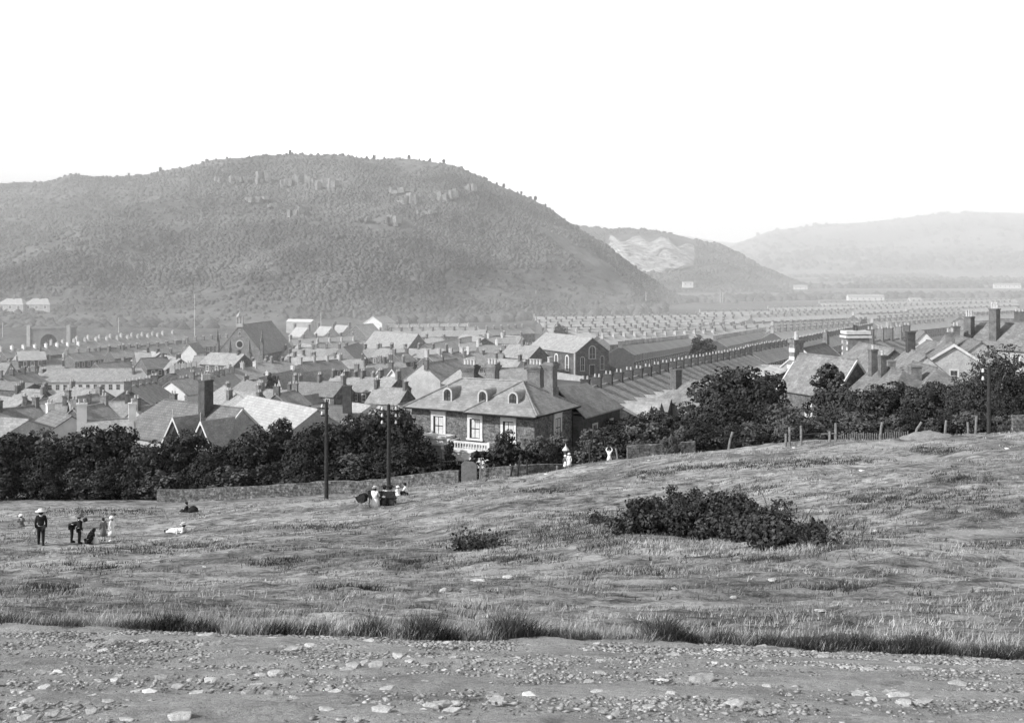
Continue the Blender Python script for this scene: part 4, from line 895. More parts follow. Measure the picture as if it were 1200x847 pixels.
    for sx_ in (-2.3, 2.3): m.box(x+sx_-.05, x+sx_+.05, -1.9, 0, 3.25, 3.42)
    m.v = [(a_, b_, c_+1.05 if c_ > 0 else c_) for a_, b_, c_ in m.v]; bay = m.build('balcony_bay', stucco, r); m = MB(); m.box(x-1.7, x+1.7, -1.94, -1.905, .3, 2.0); m.build('pane', glass, bay)
    m = MB(); m.box(x+3.1+0, x+3.3, -.5, 0, -1, 2.2); m.box(x+4.4, x+4.6, -.5, 0, -1, 2.2); m.box(x+3.0, x+4.7, -.6, 0, 2.2, 2.5); m.build('garden_door_surround', stucco, r)
    # rear wing on the right
    m = MB(); x0, x1, y0, y1 = LW-4.5, LW+1.2, D, D+9.5; m.box(x0, x1, y0, y1, -3, 6.3); m.build('rear_wing', brick_d, r)
    m = MB(); xm = (x0+x1)/2; q = .4
    slab(m, [(x1+q, y0-.1, 6.2), (x1+q, y1+q, 6.2), (xm, y1-2.5, 9.0), (xm, y0-.1, 9.0)]); slab(m, [(x0-q, y1+q, 6.2), (x0-q, y0, 6.2), (xm, y0, 9.0), (xm, y1-2.5, 9.0)]); slab(m, [(x1+q, y1+q, 6.2), (x0-q, y1+q, 6.2), (xm, y1-2.5, 9.0)])
    m.build('wing_roof', vr, r)
    for yy in (D+3, D+7): 
        window(r, x1, yy, 3.2, 1.0, 1.9, R(90), surround=.15, g=glass); window(r, x1, yy, .5, 1.0, 1.9, R(90), surround=.15, g=glass)
villa()
# small roofs beside and behind the villa
building('outhouse', 'outhouse with white-edged slate roof beside the villa rear wing', 'outhouse', (688, 458, 150), (716, 470, 140), 7, 3.2, 5.2, (0, 0), stone, slate, trimroof=True)
# ============================================================ WALLS, GATE, FENCES, POLES
rub = mat('field_stone', .10, .26, scale=2.6, fine=.6, fscale=5, bump=.9, brick=(1.0, .4, .18, .6, .45))
def wall_run(name, label, pts, h, th=.45, m=None, cap=True, cat='wall'):
    """pts: ground plan (x, y); follows the ground"""
    mb = MB(); P_ = []
    for (xa, ya), (xb, yb) in zip(pts[:-1], pts[1:]):
        n = max(1, int(math.hypot(xb-xa, yb-ya)/1.2))
        for i in range(n): P_.append((xa+(xb-xa)*i/n, ya+(yb-ya)*i/n))
    P_.append(pts[-1])
    for i in range(len(P_)):
        x, y = P_[i]; j = min(i+1, len(P_)-1); k = max(i-1, 0); dx, dy = P_[j][0]-P_[k][0], P_[j][1]-P_[k][1]; l = math.hypot(dx, dy); nx, ny = -dy/l*th/2, dx/l*th/2
        z = gz(x, y); hh = h(x, y) if callable(h) else h; hh += rnd.uniform(-.06, .06); P_[i] = (x, y, z, nx, ny, hh)
    vs = []; fs = []
    for x, y, z, nx, ny, hh in P_: vs += [(x-nx, y-ny, z-.6), (x-nx*.8, y-ny*.8, z+hh), (x+nx*.8, y+ny*.8, z+hh), (x+nx, y+ny, z-.6)]
    for i in range(len(P_)-1): o = i*4; fs += [(o, o+4, o+5, o+1), (o+1, o+5, o+6, o+2), (o+2, o+6, o+7, o+3)]
    fs += [(0, 1, 2, 3), tuple(len(vs)-4+k for k in (3, 2, 1, 0))]
    mb.add(vs, fs); o = mb.build(name, m or rub); return tag(o, label, cat)
def xy(px, Y): return ((px-PX0)/F*Y, Y)
wall_run('boundary_wall', 'long rubble stone boundary wall below the tree belt, left of the plank door', [xy(185, 111), xy(300, 109), xy(420, 107.5), xy(538, 104.5)], 1.15)
wall_run('boundary_wall', 'rubble stone boundary wall running right from the plank door below the villa hedge', [xy(563, 103.6), xy(600, 103), xy(622, 103.5), xy(690, 106)], lambda x, y: 1.2-max(0, (x+2.5))*.08)
wall_run('garden_wall', 'pale ruined rubble wall with ivy right of the villa', [xy(735, 96), xy(778, 96.5), xy(814, 97)], 1.55)
wall_run('boundary_wall', 'end of stone wall at the right edge behind the hill crest', [xy(1186, 84), xy(1260, 84)], 1.3)
c = up(550, 104); mb = MB(); mb.box(-.7, .7, -.12, .12, -.4, 1.65); mb.prism([(-.7, 1.65), (.7, 1.65), (.35, 1.85), (-.45, 1.9)], -.12, .12); q = mb.build('wall_door', mat('plank_door', .10, .15, scale=3, fine=.2)); q.location = c; q.rotation_euler = (0, 0, R(-15)); tag(q, 'grey plank door set in the stone boundary wall below the villa', 'door')
def pole(px, top, base, Y, label, side, rows=3):
    x = (px-PX0)/F*Y; zg = gz(x, Y); H = -(top-HZ)/F*Y-zg; r = empty('telegraph_pole', (x, Y, zg)); tag(r, label, 'pole')
    m = MB(); m.tube((0, 0, -.6), (0, 0, H), .17, .13, 10); m.lathe([(.16, 0), (.02, .14)], (0, 0, H), 8); m.build('shaft', wood_d, r)
    for k in range(rows):
        z = H-.45-k*.55; m = MB(); 
        if side == 'both': m.box(-.62, .62, .12, .22, z-.05, z+.05); xs = (-.55, .55)
        else: m.box(-.42, .15, .12, .22, z-.05, z+.05); xs = (-.36,)
        a = m.build('crossarm', wood_d, r)
        for xx in xs:
            m = MB(); m.lathe([(.05, 0), (.10, .04), (.10, .13), (.06, .16), (.09, .2), (.03, .28)], (xx, .17, z+.05), 8); m.build('insulator', white, a)
    return r
print('pole ground py', [round(HZ-F*gz((p-PX0)/F*y, y)/y) for p, y in ((382, 92), (455, 96), (1159, 84))])
pole(382.5, 472, 588, 92, 'tall dark telegraph pole standing nearer the left, single row of insulators', 'one', 2)
pole(455.5, 475, 575, 96, 'tall dark telegraph pole behind the bench, with three short crossarms', 'both', 3)
pole(1159, 430, 505, 84, 'telegraph pole with white insulators in front of the feathery tree at right', 'one', 2)
def post(px, Y, h, label, lean=0.0, w_=.09, m=None, name='fence_post'):
    g_ = up(px, Y); mb = MB(); mb.tube((0, 0, -.3), (lean*h, 0, h*.55), w_, w_*.85, 7); mb.tube((lean*h, 0, h*.55), (lean*h*2.2, 0, h), w_*.85, w_*.9, 7)
    o = mb.build(name, m or wood); o.location = g_; return tag(o, label, 'post', 'fence posts along the hill crest')
for px, Y, h, lean, lab in ((853, 84, 1.25, .12, 'leaning pale fence post standing alone left of the field gate'), (1031, 77, 1.15, .06, 'fence post nearest right of the field gate'), (1070, 77, 1.0, .25, 'strongly leaning fence post left of the bare mound'),
                            (1107, 78, 1.0, .05, 'fence post just right of the bare mound'), (1135, 79, .9, -.03, 'short thin fence post left of the right-hand telegraph pole'), (1143, 79, 1.3, .03, 'stout fence post beside the right-hand telegraph pole'),
                            (606, 96, 1.5, .08, 'leaning dark post in the broken fence right of the plank door'), (617.5, 96, 1.15, .0, 'shorter upright dark post in the broken fence right of the plank door'), (598, 97, .9, .1, 'low dark stump left of the leaning fence post'), (653, 99, .5, .0, 'short stake left of the two girls'),
                            (691, 97, 1.4, .0, 'dark gate post right of the two girls by the garden shed'), (725, 95, 1.3, -.08, 'pale slanting post right of the child with raised arms'), (562.5, 103, 1.9, .02, 'pale post beside the plank door')):
    post(px, Y, h, lab, lean, m=wood_d if 'dark' in lab else wood)
def field_gate():
    a = up(921, 78); b = up(975, 78); r = empty('field_gate', a); tag(r, 'low wooden rail fence with posts on the crest in front of the lodge trees', 'fence'); d = b-a
    for t, h in ((0, .9), (.08, 1.3), (.33, 1.3), (.95, .7), (1.08, 1.2)):
        p = d*t; m = MB(); m.tube((p.x, p.y, p.z-.4), (p.x, p.y, p.z+h), .09, .08, 7); m.build('post', wood, r)
    for z in (.42, .75): m = MB(); m.tube((0, 0, z), (d.x*.75, d.y*.75, d.z*.75+z-.1), .045, .045, 6); m.build('rail', wood_d, r)
    m = MB(); m.tube((d.x*.75, 0, d.z*.75+.6), (d.x*1.08, 0, d.z+.55), .05, .05, 6); m.build('rail', wood, r)
field_gate()
def wire_fence():
    a = up(975, 78); r = empty('picket_fence', a); tag(r, 'low line of thin pickets on the crest right of the rail fence', 'fence')
    for i in range(34):
        g_ = up(978+i*2.6, 78)-a; m = MB(); m.box(g_.x-.03, g_.x+.03, g_.y-.02, g_.y+.02, g_.z-.2, g_.z+.45+rnd.uniform(-.06, .06)); m.build('picket', wood, r)
wire_fence()
# gas lamp behind the two girls
def gas_lamp():
    g_ = up(663, 108); r = empty('street_lamp', g_); H = -(534-HZ)/F*108-g_.z; tag(r, 'gas street lamp with white conical top behind the two girls', 'street lamp')
    m = MB(); m.tube((0, 0, -.4), (0, 0, H), .07, .045, 8); m.lathe([(.14, 0), (.14, .5), (.08, .7)], (0, 0, 0), 8); m.build('column', wood_d, r)
    m = MB(); m.lathe([(.12, 0), (.24, .5)], (0, 0, H), 4); la = m.build('lantern', glass, r); m = MB(); m.lathe([(.33, 0), (.31, .06), (.10, .32), (.06, .38)], (0, 0, H+.5), 10); m.tube((0, 0, H+.88), (0, 0, H+1.1), .05, .015, 6); m.build('lantern_cap', white, la)
gas_lamp()
# small shed with triangular top by the villa
c = up(697, 104); mb = MB(); mb.box(-.9, 1.1, -.6, .6, -.3, .75); mb.prism([(-.95, .75), (1.15, .75), (-.75, 2.1)], -.65, .65); o = mb.build('lean_to', wood_d); o.location = c; tag(o, 'small dark lean-to with pointed top between the villa and the post', 'shed')
# mound on the crest
def mound():
    c = up(1090, 76); mb = MB(); mb.sm = True; n = 16; V = [(0, 0, .42)]; Fs = []
    for k in range(1, 6):
        rr = k/5*1.9
        for i in range(n): a = 6.283*i/n; V.append((rr*math.cos(a), rr*.8*math.sin(a), .40*math.cos(k/5*1.7)+rnd.uniform(-.06, .06)))
    for i in range(n): Fs.append((0, 1+i, 1+(i+1) % n))
    for k in range(4):
        for i in range(n): a, b = 1+k*n+i, 1+k*n+(i+1) % n; Fs.append((a, a+n, b+n, b))
    mb.add(V, Fs); o = mb.build('earth_mound', mat('bare_earth', .18, .28, scale=2, fine=.3, fscale=14, bump=.5)); o.location = c+Vector((0, 0, -.02)); tag(o, kind='structure')
mound()
# ============================================================ TREES AND BUSHES
leafm = mat('foliage', .030, .085, scale=.9, detail=4, rough=.85, fine=.45, fscale=9, spec=.12)
bramble_m = mat('bramble_leaf', .010, .075, scale=2.5, detail=4, rough=.8, fine=.7, fscale=14, spec=.15)
leafd = mat('dark_foliage', .020, .055, scale=1.1, detail=4, rough=.85, fine=.4, fscale=9, spec=.12)
leafp = mat('pale_foliage', .05, .12, scale=1.0, detail=4, rough=.85, fine=.4, fscale=9, spec=.12)
bark = mat('bark', .04, .09, scale=5, fine=.3)
def leaves(n, lobes, size, seed, flat=.0, clump=.35, droop=0, jit=0.0):
    rs = np.random.RandomState(seed); k = len(lobes); wts = np.array([l[3]**2 for l in lobes]); wts /= wts.sum()
    li = rs.choice(k, n, p=wts); C = np.array([l[:3] for l in lobes])[li]; Rr = np.array([l[3] for l in lobes])[li]
    d = rs.normal(size=(n, 3)); d /= np.linalg.norm(d, axis=1)[:, None]
    sub = rs.normal(size=(len(lobes)*14, 3)); sub /= np.linalg.norm(sub, axis=1)[:, None]      # twig tufts within a lobe
    pick = sub[li*14+rs.randint(0, 14, n)]; mixw = (rs.rand(n) < .75)[:, None]
    d = np.where(mixw, pick+d*clump, d); d /= np.linalg.norm(d, axis=1)[:, None]
    rad = Rr*(.62+.48*rs.rand(n)**.6); P_ = C+d*rad[:, None]*np.array([1, 1, .82]); P_[:, 2] -= droop*rs.rand(n); P_ += rs.normal(size=(n, 3))*jit
    nrm = d+rs.normal(size=(n, 3))*.55+np.array([0, 0, .25]); nrm /= np.linalg.norm(nrm, axis=1)[:, None]
    t = np.cross(nrm, rs.normal(size=(n, 3))); t /= np.linalg.norm(t, axis=1)[:, None]; b = np.cross(nrm, t)
    s = size*(.55+.9*rs.rand(n)); a = t*s[:, None]*.5; c = b*s[:, None]*.85*.5
    V = np.stack([P_-a-c*.4, P_+c*-1.0, P_+a-c*.2, P_+c], 1).reshape(-1, 3)
    return V, np.arange(n*4).reshape(n, 4)
def lobes_tree(seed, w_=3.0, h0=1.2, h1=7.0, n=16):
    r_ = random.Random(seed); L_ = []
    for i in range(n):
        t = (i+.5)/n; z = h0+(h1-h0)*t; env = math.sin(math.pi*min(.97, .18+.75*t))**.6*w_
        a = i*2.4+r_.uniform(-.5, .5); rr = env*r_.uniform(.25, .72); L_.append((rr*math.cos(a), rr*math.sin(a), z, r_.uniform(.26, .46)*w_))
    L_.append((0, 0, h1*.62, w_*.55)); return L_
def trunk_mb(h, lobes, seed, r0=.2):
    r_ = random.Random(seed+9); mb = MB(); p = Vector((0, 0, -.4)); q = Vector((r_.uniform(-.2, .2), r_.uniform(-.2, .2), h*.38)); mb.tube(p, q, r0, r0*.75, 8)
    top = Vector((r_.uniform(-.3, .3), 0, h*.8)); mb.tube(q, top, r0*.75, r0*.2, 7)
    for l in r_.sample(lobes, min(8, len(lobes))): mb.tube(q.lerp(top, r_.uniform(0, .6)), Vector(l[:3]), r0*.38, r0*.08, 5)
    return mb
PROTO = {}
def make_tree(key, seed, w_, h0, h1, nl, nleaf, size, m, **kw):
    lb = lobes_tree(seed, w_, h0, h1, nl); V, Fa = leaves(nleaf, lb, size, seed, **kw)
    PROTO[key] = (V, Fa, m, trunk_mb(h1, lb, seed), {})
make_tree('round', 11, 3.0, 1.6, 6.6, 18, 8200, .25, leafm)
make_tree('bushy', 12, 3.3, .9, 5.6, 18, 8200, .25, leafd)
make_tree('tall', 13, 2.4, 1.4, 8.0, 18, 8200, .25, leafm)
make_tree('scrub', 14, 2.4, .4, 3.4, 14, 5200, .21, leafp)
make_tree('dense', 15, 3.2, .8, 6.0, 20, 8600, .24, leafd)
make_tree('feather', 16, 3.8, 3.0, 8.6, 26, 6000, .22, leafm, clump=.22)
make_tree('conifer', 17, 1.3, .3, 5.2, 14, 4200, .18, leafd)
NT = 0
def tree(key, x, y, h, label, name='tree', cat='tree', group=None, wid=None, z=None, rz=None):
    V, Fa, m, tm, cache = PROTO[key]; s = h/float(V[:, 2].max())
    r = empty(name, (x, y, gz(x, y) if z is None else z), rnd.uniform(0, 6.28) if rz is None else rz); tag(r, label, cat, group)
    if 'c' not in cache:
        c = raw_mesh('crown', V, Fa, m, parent=r); t = tm.build('trunk', bark, r); cache['c'] = c; cache['t'] = t
    else:
        for k in ('c', 't'): c = cache[k].copy(); col.objects.link(c); c.parent = r; KIDS.setdefault(r.name, []).append(c)
    sw = s*(wid or rnd.uniform(.9, 1.12)); r.scale = (sw, sw, s); return r
def at_top(px, top, Y): x = (px-PX0)/F*Y; return x, Y, -(top-HZ)/F*Y-gz(x, Y)
# left belt, front rank (px, top row, depth)
belt = [(-34, 508, 112, 'dense', None), (4, 506, 111, 'bushy', 'leftmost tree of the dark belt, against the left edge'), (34, 500, 113, 'scrub', 'spiky-topped tree near the left edge of the belt'), (60, 518, 110, 'dense', 'low dark tree in the belt above the man in the dark suit'), (90, 505, 112, 'round', 'broad tree in the belt above the stooping pair'),
        (118, 498, 113, 'bushy', 'rounded tree in the belt below the white chimneys'), (146, 496, 113, 'dense', 'tall rounded tree in the belt, left of the school roof'), (172, 516, 110, 'round', 'lower tree in the belt in front of the school hip'), (200, 514, 111, 'tall', 'slim tree in the belt below the school left gable'),
        (212, 500, 113, 'round', 'tall leafy tree overlapping the school left gable'), (250, 520, 110, 'dense', 'tree between the two school gables at belt level'), (281, 516, 111, 'bushy', 'tree in the belt under the school right gable'), (304, 498, 112, 'round', 'tree in front of the pale-roofed hall, left side'),
        (330, 488, 113, 'tall', 'slim pointed tree in front of the pale-roofed hall'), (352, 508, 110, 'dense', 'low dark tree left of the nearer telegraph pole'), (378, 492, 113, 'bushy', 'tree directly behind the nearer telegraph pole'), (404, 487, 113, 'dense', 'dark tree between the two telegraph poles'),
        (430, 478, 114, 'round', 'tall dark tree just left of the second telegraph pole'), (455, 476, 115, 'bushy', 'tall dark tree behind the second telegraph pole'), (474, 492, 113, 'dense', 'tree against the left corner of the villa')]
for i, (px, top, Y, k, lab) in enumerate(belt):
    x, y, h = at_top(px, top, Y+4); tree(k, x, y, h, lab or 'dark tree just outside the left edge of the belt', wid=rnd.uniform(.95, 1.15))
low = [(12, 550), (40, 548), (68, 540), (100, 545), (132, 538), (160, 545), (188, 540), (214, 543), (240, 537), (268, 535), (294, 540), (318, 535), (344, 538), (366, 533), (392, 530), (416, 528), (440, 525), (464, 522)]
for i, (px, top) in enumerate(low):
    x, y, h = at_top(px, top, 114.2); tree('scrub' if i % 3 == 0 else 'dense', x, y, h, 'low dark bush filling the foot of the tree belt above the boundary wall', 'bush', 'bush', 'low bushes at the foot of the tree belt', wid=1.5)
# garden of the villa
for px, top, Y, k, wd_, lab, nm in ((484, 528, 118, 'conifer', 1.2, 'small conifer at the left corner of the villa', 'conifer'), (496, 534, 117, 'conifer', .9, 'small conifer left of the villa porch', 'conifer'), (527, 515, 118, 'conifer', .8, 'climbing shrub between the porch and the balconied bay', 'shrub'),
                          (590, 502, 112, 'dense', .8, 'round dark bush in front of the villa right corner', 'bush'), (632, 508, 112, 'scrub', 1.0, 'spreading pale bush at the villa right corner', 'bush'), (652, 506, 113, 'scrub', 1.0, 'spreading bush under the villa side window', 'bush'), (645, 522, 110, 'dense', .9, 'low dark bush below the villa side window', 'bush'), (676, 522, 112, 'dense', .8, 'dark bush at the foot of the villa rear wing', 'bush')):
    x, y, h = at_top(px, top, Y); tree(k, x, y, h, lab, nm, nm, wid=wd_)
# trees from the villa to the right edge
right = [(712, 482, 130, 'round', 'tree directly right of the villa rear wing'), (735, 486, 124, 'bushy', 'tree behind the ruined wall, left side'), (702, 505, 118, 'dense', 'low tree at the foot of the villa rear wing'), (762, 476, 132, 'round', 'tree behind the ruined wall, middle'), (785, 484, 124, 'bushy', 'dark tree above the right end of the ruined wall'),
         (812, 470, 135, 'round', 'tree in front of the hipped cottage'), (835, 448, 132, 'tall', 'left one of the tall dark clump right of the hipped cottage'), (852, 430, 134, 'round', 'top left tree of the tall dark clump'), (872, 426, 134, 'bushy', 'highest tree of the tall dark clump'), (888, 446, 130, 'dense', 'right shoulder tree of the tall dark clump'), (862, 462, 122, 'dense', 'front tree of the tall dark clump'),
         (905, 470, 120, 'bushy', 'tree in front of the low glaring shed'), (925, 472, 112, 'scrub', 'scrubby tree in front of the lodge wall'), (972, 424, 128, 'tall', 'slim pointed tree in front of the lodge roof'), (985, 452, 122, 'round', 'tree against the right gable of the lodge'), (1008, 456, 118, 'dense', 'dark tree below the lodge gable'),
         (1030, 450, 118, 'round', 'tree in front of the house with twin thin stacks'), (1055, 446, 120, 'bushy', 'tree under the twin-stacked house'), (1080, 450, 116, 'round', 'tree under the hipped house'), (1104, 446, 118, 'bushy', 'tree left of the feathery tree'), (1128, 450, 112, 'dense', 'dark tree behind the right-hand telegraph pole'), (1192, 440, 112, 'round', 'tree at the right edge below the villa with stacks'), (1216, 430, 116, 'bushy', 'tree just beyond the right edge'), (1180, 462, 104, 'dense', 'low dark tree right of the right-hand telegraph pole'),
         (1150, 424, 110, 'feather', 'tall feathery tree spreading over the right-hand roofs'), (1172, 402, 112, 'feather', 'highest feathery tree in front of the double-stacked villa'), (1128, 436, 112, 'feather', 'feathery tree left of the right-hand telegraph pole')]
for px, top, Y, k, lab in right:
    x, y, h = at_top(px, top, Y); tree(k, x, y, h, lab, wid=1.1 if k != 'feather' else .95)
for i, px in enumerate((706, 724, 748, 772, 798, 822, 838, 866, 884, 902, 920, 944, 962, 984, 1004, 1026, 1046, 1068, 1088, 1110, 1132, 1152, 1176, 1200)):
    Y = 100 if px > 840 else 104; x, y, h = at_top(px, 500-4*(i % 3)-(px > 1000)*12, Y); tree('dense' if i % 2 else 'scrub', x, y, max(h, 1.5), 'low dark bush at the foot of the trees along the hill crest' if px > 840 else 'low dark bush behind the ruined garden wall', 'bush', 'bush', 'low bushes along the hill crest' if px > 840 else 'low bushes behind the ruined wall', wid=1.4)
x, y, h = at_top(786, 506, 95.5); tree('scrub', x, y, h, 'ivy bush growing against the front of the ruined wall', 'bush', 'bush', wid=.7)
# town trees
for px, top, Y, w2, lab in ((822, 392, 330, 1.0, 'round street tree beside the long diagonal terrace'), (657, 379, 520, 1.0, 'dark round tree above the arched chapel'), (1190, 392, 320, .9, 'tree behind the double-stacked villa'), (160, 398, 520, .9, 'small tree among the left-hand rows'),
                        (318, 436, 285, .5, 'small dark tree in the yard by the gabled villas'), (870, 378, 600, .8, 'small tree among the packed right-hand rows'), (1012, 372, 640, .8, 'small tree in the far right rows'), (585, 430, 290, .6, 'small tree behind the villa chimneys')):
    x, y, h = at_top(px, top, Y); h = min(max(h, 5), 15); tree('round', x, y, h, lab, z=-(top-HZ)/F*Y-h, wid=w2)
# hedge on the boundary wall of the villa: clipped, continuous, one thing
def hedge(label, pts, h, w_, off=1.2, dens=260, seed=5):
    V = []; tot = []; rs = np.random.RandomState(seed)
    for (xa, ya, ha), (xb, yb, hb_) in zip(pts[:-1], pts[1:]):
        n = int(dens*math.hypot(xb-xa, yb-ya)); t = rs.rand(n); x = xa+(xb-xa)*t+rs.normal(size=n)*.12; y = ya+(yb-ya)*t+rs.uniform(-w_/2, w_/2, n)
        zt = ha+(hb_-ha)*t; g_ = gz_np(x, y); u = rs.rand(n); z = g_+.2+(zt*(1+.12*np.sin(x*1.7+seed))-.1)*np.where(u < .6, 1-.2*rs.rand(n), rs.rand(n))
        tot.append(np.stack([x, y, z], 1))
    P_ = np.concatenate(tot); n = len(P_); nrm = rs.normal(size=(n, 3)); nrm[:, 2] += .6; nrm /= np.linalg.norm(nrm, axis=1)[:, None]
    t = np.cross(nrm, rs.normal(size=(n, 3))); t /= np.linalg.norm(t, axis=1)[:, None]; b = np.cross(nrm, t); s = (.12+.14*rs.rand(n))[:, None]
    V = np.stack([P_-t*s*.7, P_-b*s, P_+t*s*.7, P_+b*s], 1).reshape(-1, 3)
    c = V.mean(0); c[2] = gz(c[0], c[1]); return tag(raw_mesh('hedge', V-c, np.arange(n*4).reshape(n, 4), leafd, loc=tuple(c)), label, 'hedge')
def X(px, Y, h): return ((px-PX0)/F*Y, Y, h)
hedge('clipped dark hedge along the top of the boundary wall between the poles and plank door', [X(395, 108.6, 1.6), X(470, 107.6, 1.6), X(530, 106.4, 1.75), X(556, 105.4, 2.2)], 1.8, 1.0)
hedge('higher dark hedge in front of the villa right of the plank door', [X(554, 106.2, 2.3), X(575, 106, 2.6), X(600, 105.8, 2.2), X(640, 106, 1.6)], 2.5, 1.3, seed=7)
# the bramble patch on the near slope
BR = {}
def bramble(px, py, w_, h, seed, label, m=None):
    h *= .66; g_ = onground(px, py); rs = random.Random(seed); lb = [(rs.uniform(-w_/2, w_/2), rs.uniform(-.8, .8), h*rs.uniform(.1, .62), h*rs.uniform(.2, .45)) for _ in range(int(8+w_*5))]
    lb += [(rs.uniform(-w_*.65, w_*.65), rs.uniform(-.8, .8), h*rs.uniform(.05, 1.05), h*rs.uniform(.06, .16)) for _ in range(26)]
    V, Fa = leaves(int(5200*w_*h/1.6), lb, .10, seed, clump=.8, jit=.085); V = V[:, :]; V[:, 2] = np.maximum(V[:, 2], -.1)
    r = empty('bramble_bush', g_); tag(r, label, 'bramble bush'); raw_mesh('leaves', V, Fa, m or bramble_m, parent=r)
    for i in range(8):
        mb = MB(); a = Vector((rs.uniform(-w_/2, w_/2), rs.uniform(-.4, .2), 0)); b = a+Vector((rs.uniform(-.5, .5), rs.uniform(-.5, .1), h*rs.uniform(.8, 1.7))); mb.tube(a, b, .015, .006, 4); mb.build('stem', bark, r)
for px, py, w_, h, sd_, lab in ((800, 622, 2.4, 1.25, 1, 'tallest dark bramble bush, rising at the left middle of the bramble patch'), (846, 628, 2.2, .95, 2, 'bramble bush in the middle of the bramble patch'), (885, 633, 2.2, .85, 3, 'bramble bush at the right middle of the bramble patch'), (924, 637, 1.5, .5, 4, 'low bramble bush at the right end of the bramble patch'),
                        (758, 622, 1.5, .62, 5, 'low bramble bush at the left end of the bramble patch'), (828, 600, 2.4, 1.1, 6, 'bramble bush at the back of the bramble patch'), (870, 608, 2.6, .75, 7, 'low bramble bush at the back right of the bramble patch'), (706, 612, .8, .3, 8, 'small thin bramble left of the bramble patch'), (570, 640, 1.6, .35, 9, 'small low bramble alone in the middle of the field'), (790, 600, 2.0, .8, 10, 'bramble bush at the back left of the bramble patch')):
    bramble(px, py, w_, h, sd_, lab)
# ---- woodland on the hills: far-off wood, one mass per hill
def woodland(name, label, hillname, n, size, mask, m, seed, tmax=1.0, tmin=.03):
    pxs, ts, V = HILLS[hillname]; rs = np.random.RandomState(seed)
    ico = []; base = [(0, 0, 1), (.9, 0, .45), (.28, .85, .45), (-.73, .53, .45), (-.73, -.53, .45), (.28, -.85, .45), (.73, .53, -.3), (-.28, .85, -.3), (-.9, 0, -.3), (-.28, -.85, -.3), (.73, -.53, -.3)]
    bf = [(0, 1, 2), (0, 2, 3), (0, 3, 4), (0, 4, 5), (0, 5, 1), (1, 6, 2), (2, 6, 7), (2, 7, 3), (3, 7, 8), (3, 8, 4), (4, 8, 9), (4, 9, 5), (5, 9, 10), (5, 10, 1), (1, 10, 6)]
    B = np.array(base); Fb = np.array(bf); outV = []; outF = []; k = 0; nt_ = len([t for t in ts if t <= 1])
    tries = 0
    while k < n and tries < n*6:
        tries += 1
        u = rs.rand()*(len(pxs)-1.001); t = rs.uniform(tmin, tmax)*(nt_-1.001); i, j = int(t), int(u); ft, fu = t-i, u-j
        p = V[i, j]*(1-ft)*(1-fu)+V[i+1, j]*ft*(1-fu)+V[i, j+1]*(1-ft)*fu+V[i+1, j+1]*ft*fu
        px = PX0+F*p[0]/p[1]; py = HZ-F*p[2]/p[1]
        dens = mask(px, py, t/(nt_-1)); nz = mnoise.fractal(Vector((p[0]/120, p[1]/120, seed)), 1, 2, 3)
        if rs.rand() > dens*(.85+1.1*nz): continue
        s = size*(.5+rs.rand()**1.5*1.1); h = s*rs.uniform(.6, 1.3)
        outV.append(B*np.array([s, s, h])*rs.uniform(.75, 1.25, (11, 1))+p+np.array([0, 0, h*.25])); outF.append(Fb+k*11); k += 1
    tag(raw_mesh(name, np.concatenate(outV), np.concatenate(outF), m), label, 'trees', kind='stuff')
wm_ = mat('wood_canopy', .055, .14, scale=.012, fine=.35, fscale=.6, rough=1)
def mask1(px, py, t):
    if t > .95: return .3
    if px < 300 and py > 335: return .25
    if px < 350 and py > 352: return .08
    if 520 < px < 740 and py > 316 and py < 354: return .10
    if 640 < px and py > 290: return .45
    if py > 360: return .5
    if px < 220 and py < 300: return .45
    return 1.0
woodland('woodland', 'dense scrubby woodland covering the big hill', 'hill', 62000, 1.45, mask1, wm_, 1, tmax=1.02)
def mask2(px, py, t):
    if 708 < px < 815 and 274 < py < 320: return .0
    return .9 if (px > 780 or t > .9) else .35
woodland('woodland', 'hazy woodland on the quarry hill', 'quarry_hill', 16000, 2.3, mask2, wm_, 2)
woodland('woodland', 'thin far-off woodland on the distant pale hill', 'distant_hill', 2500, 7, lambda a, b, t: .9 if t < .25 else .25, wm_, 3)
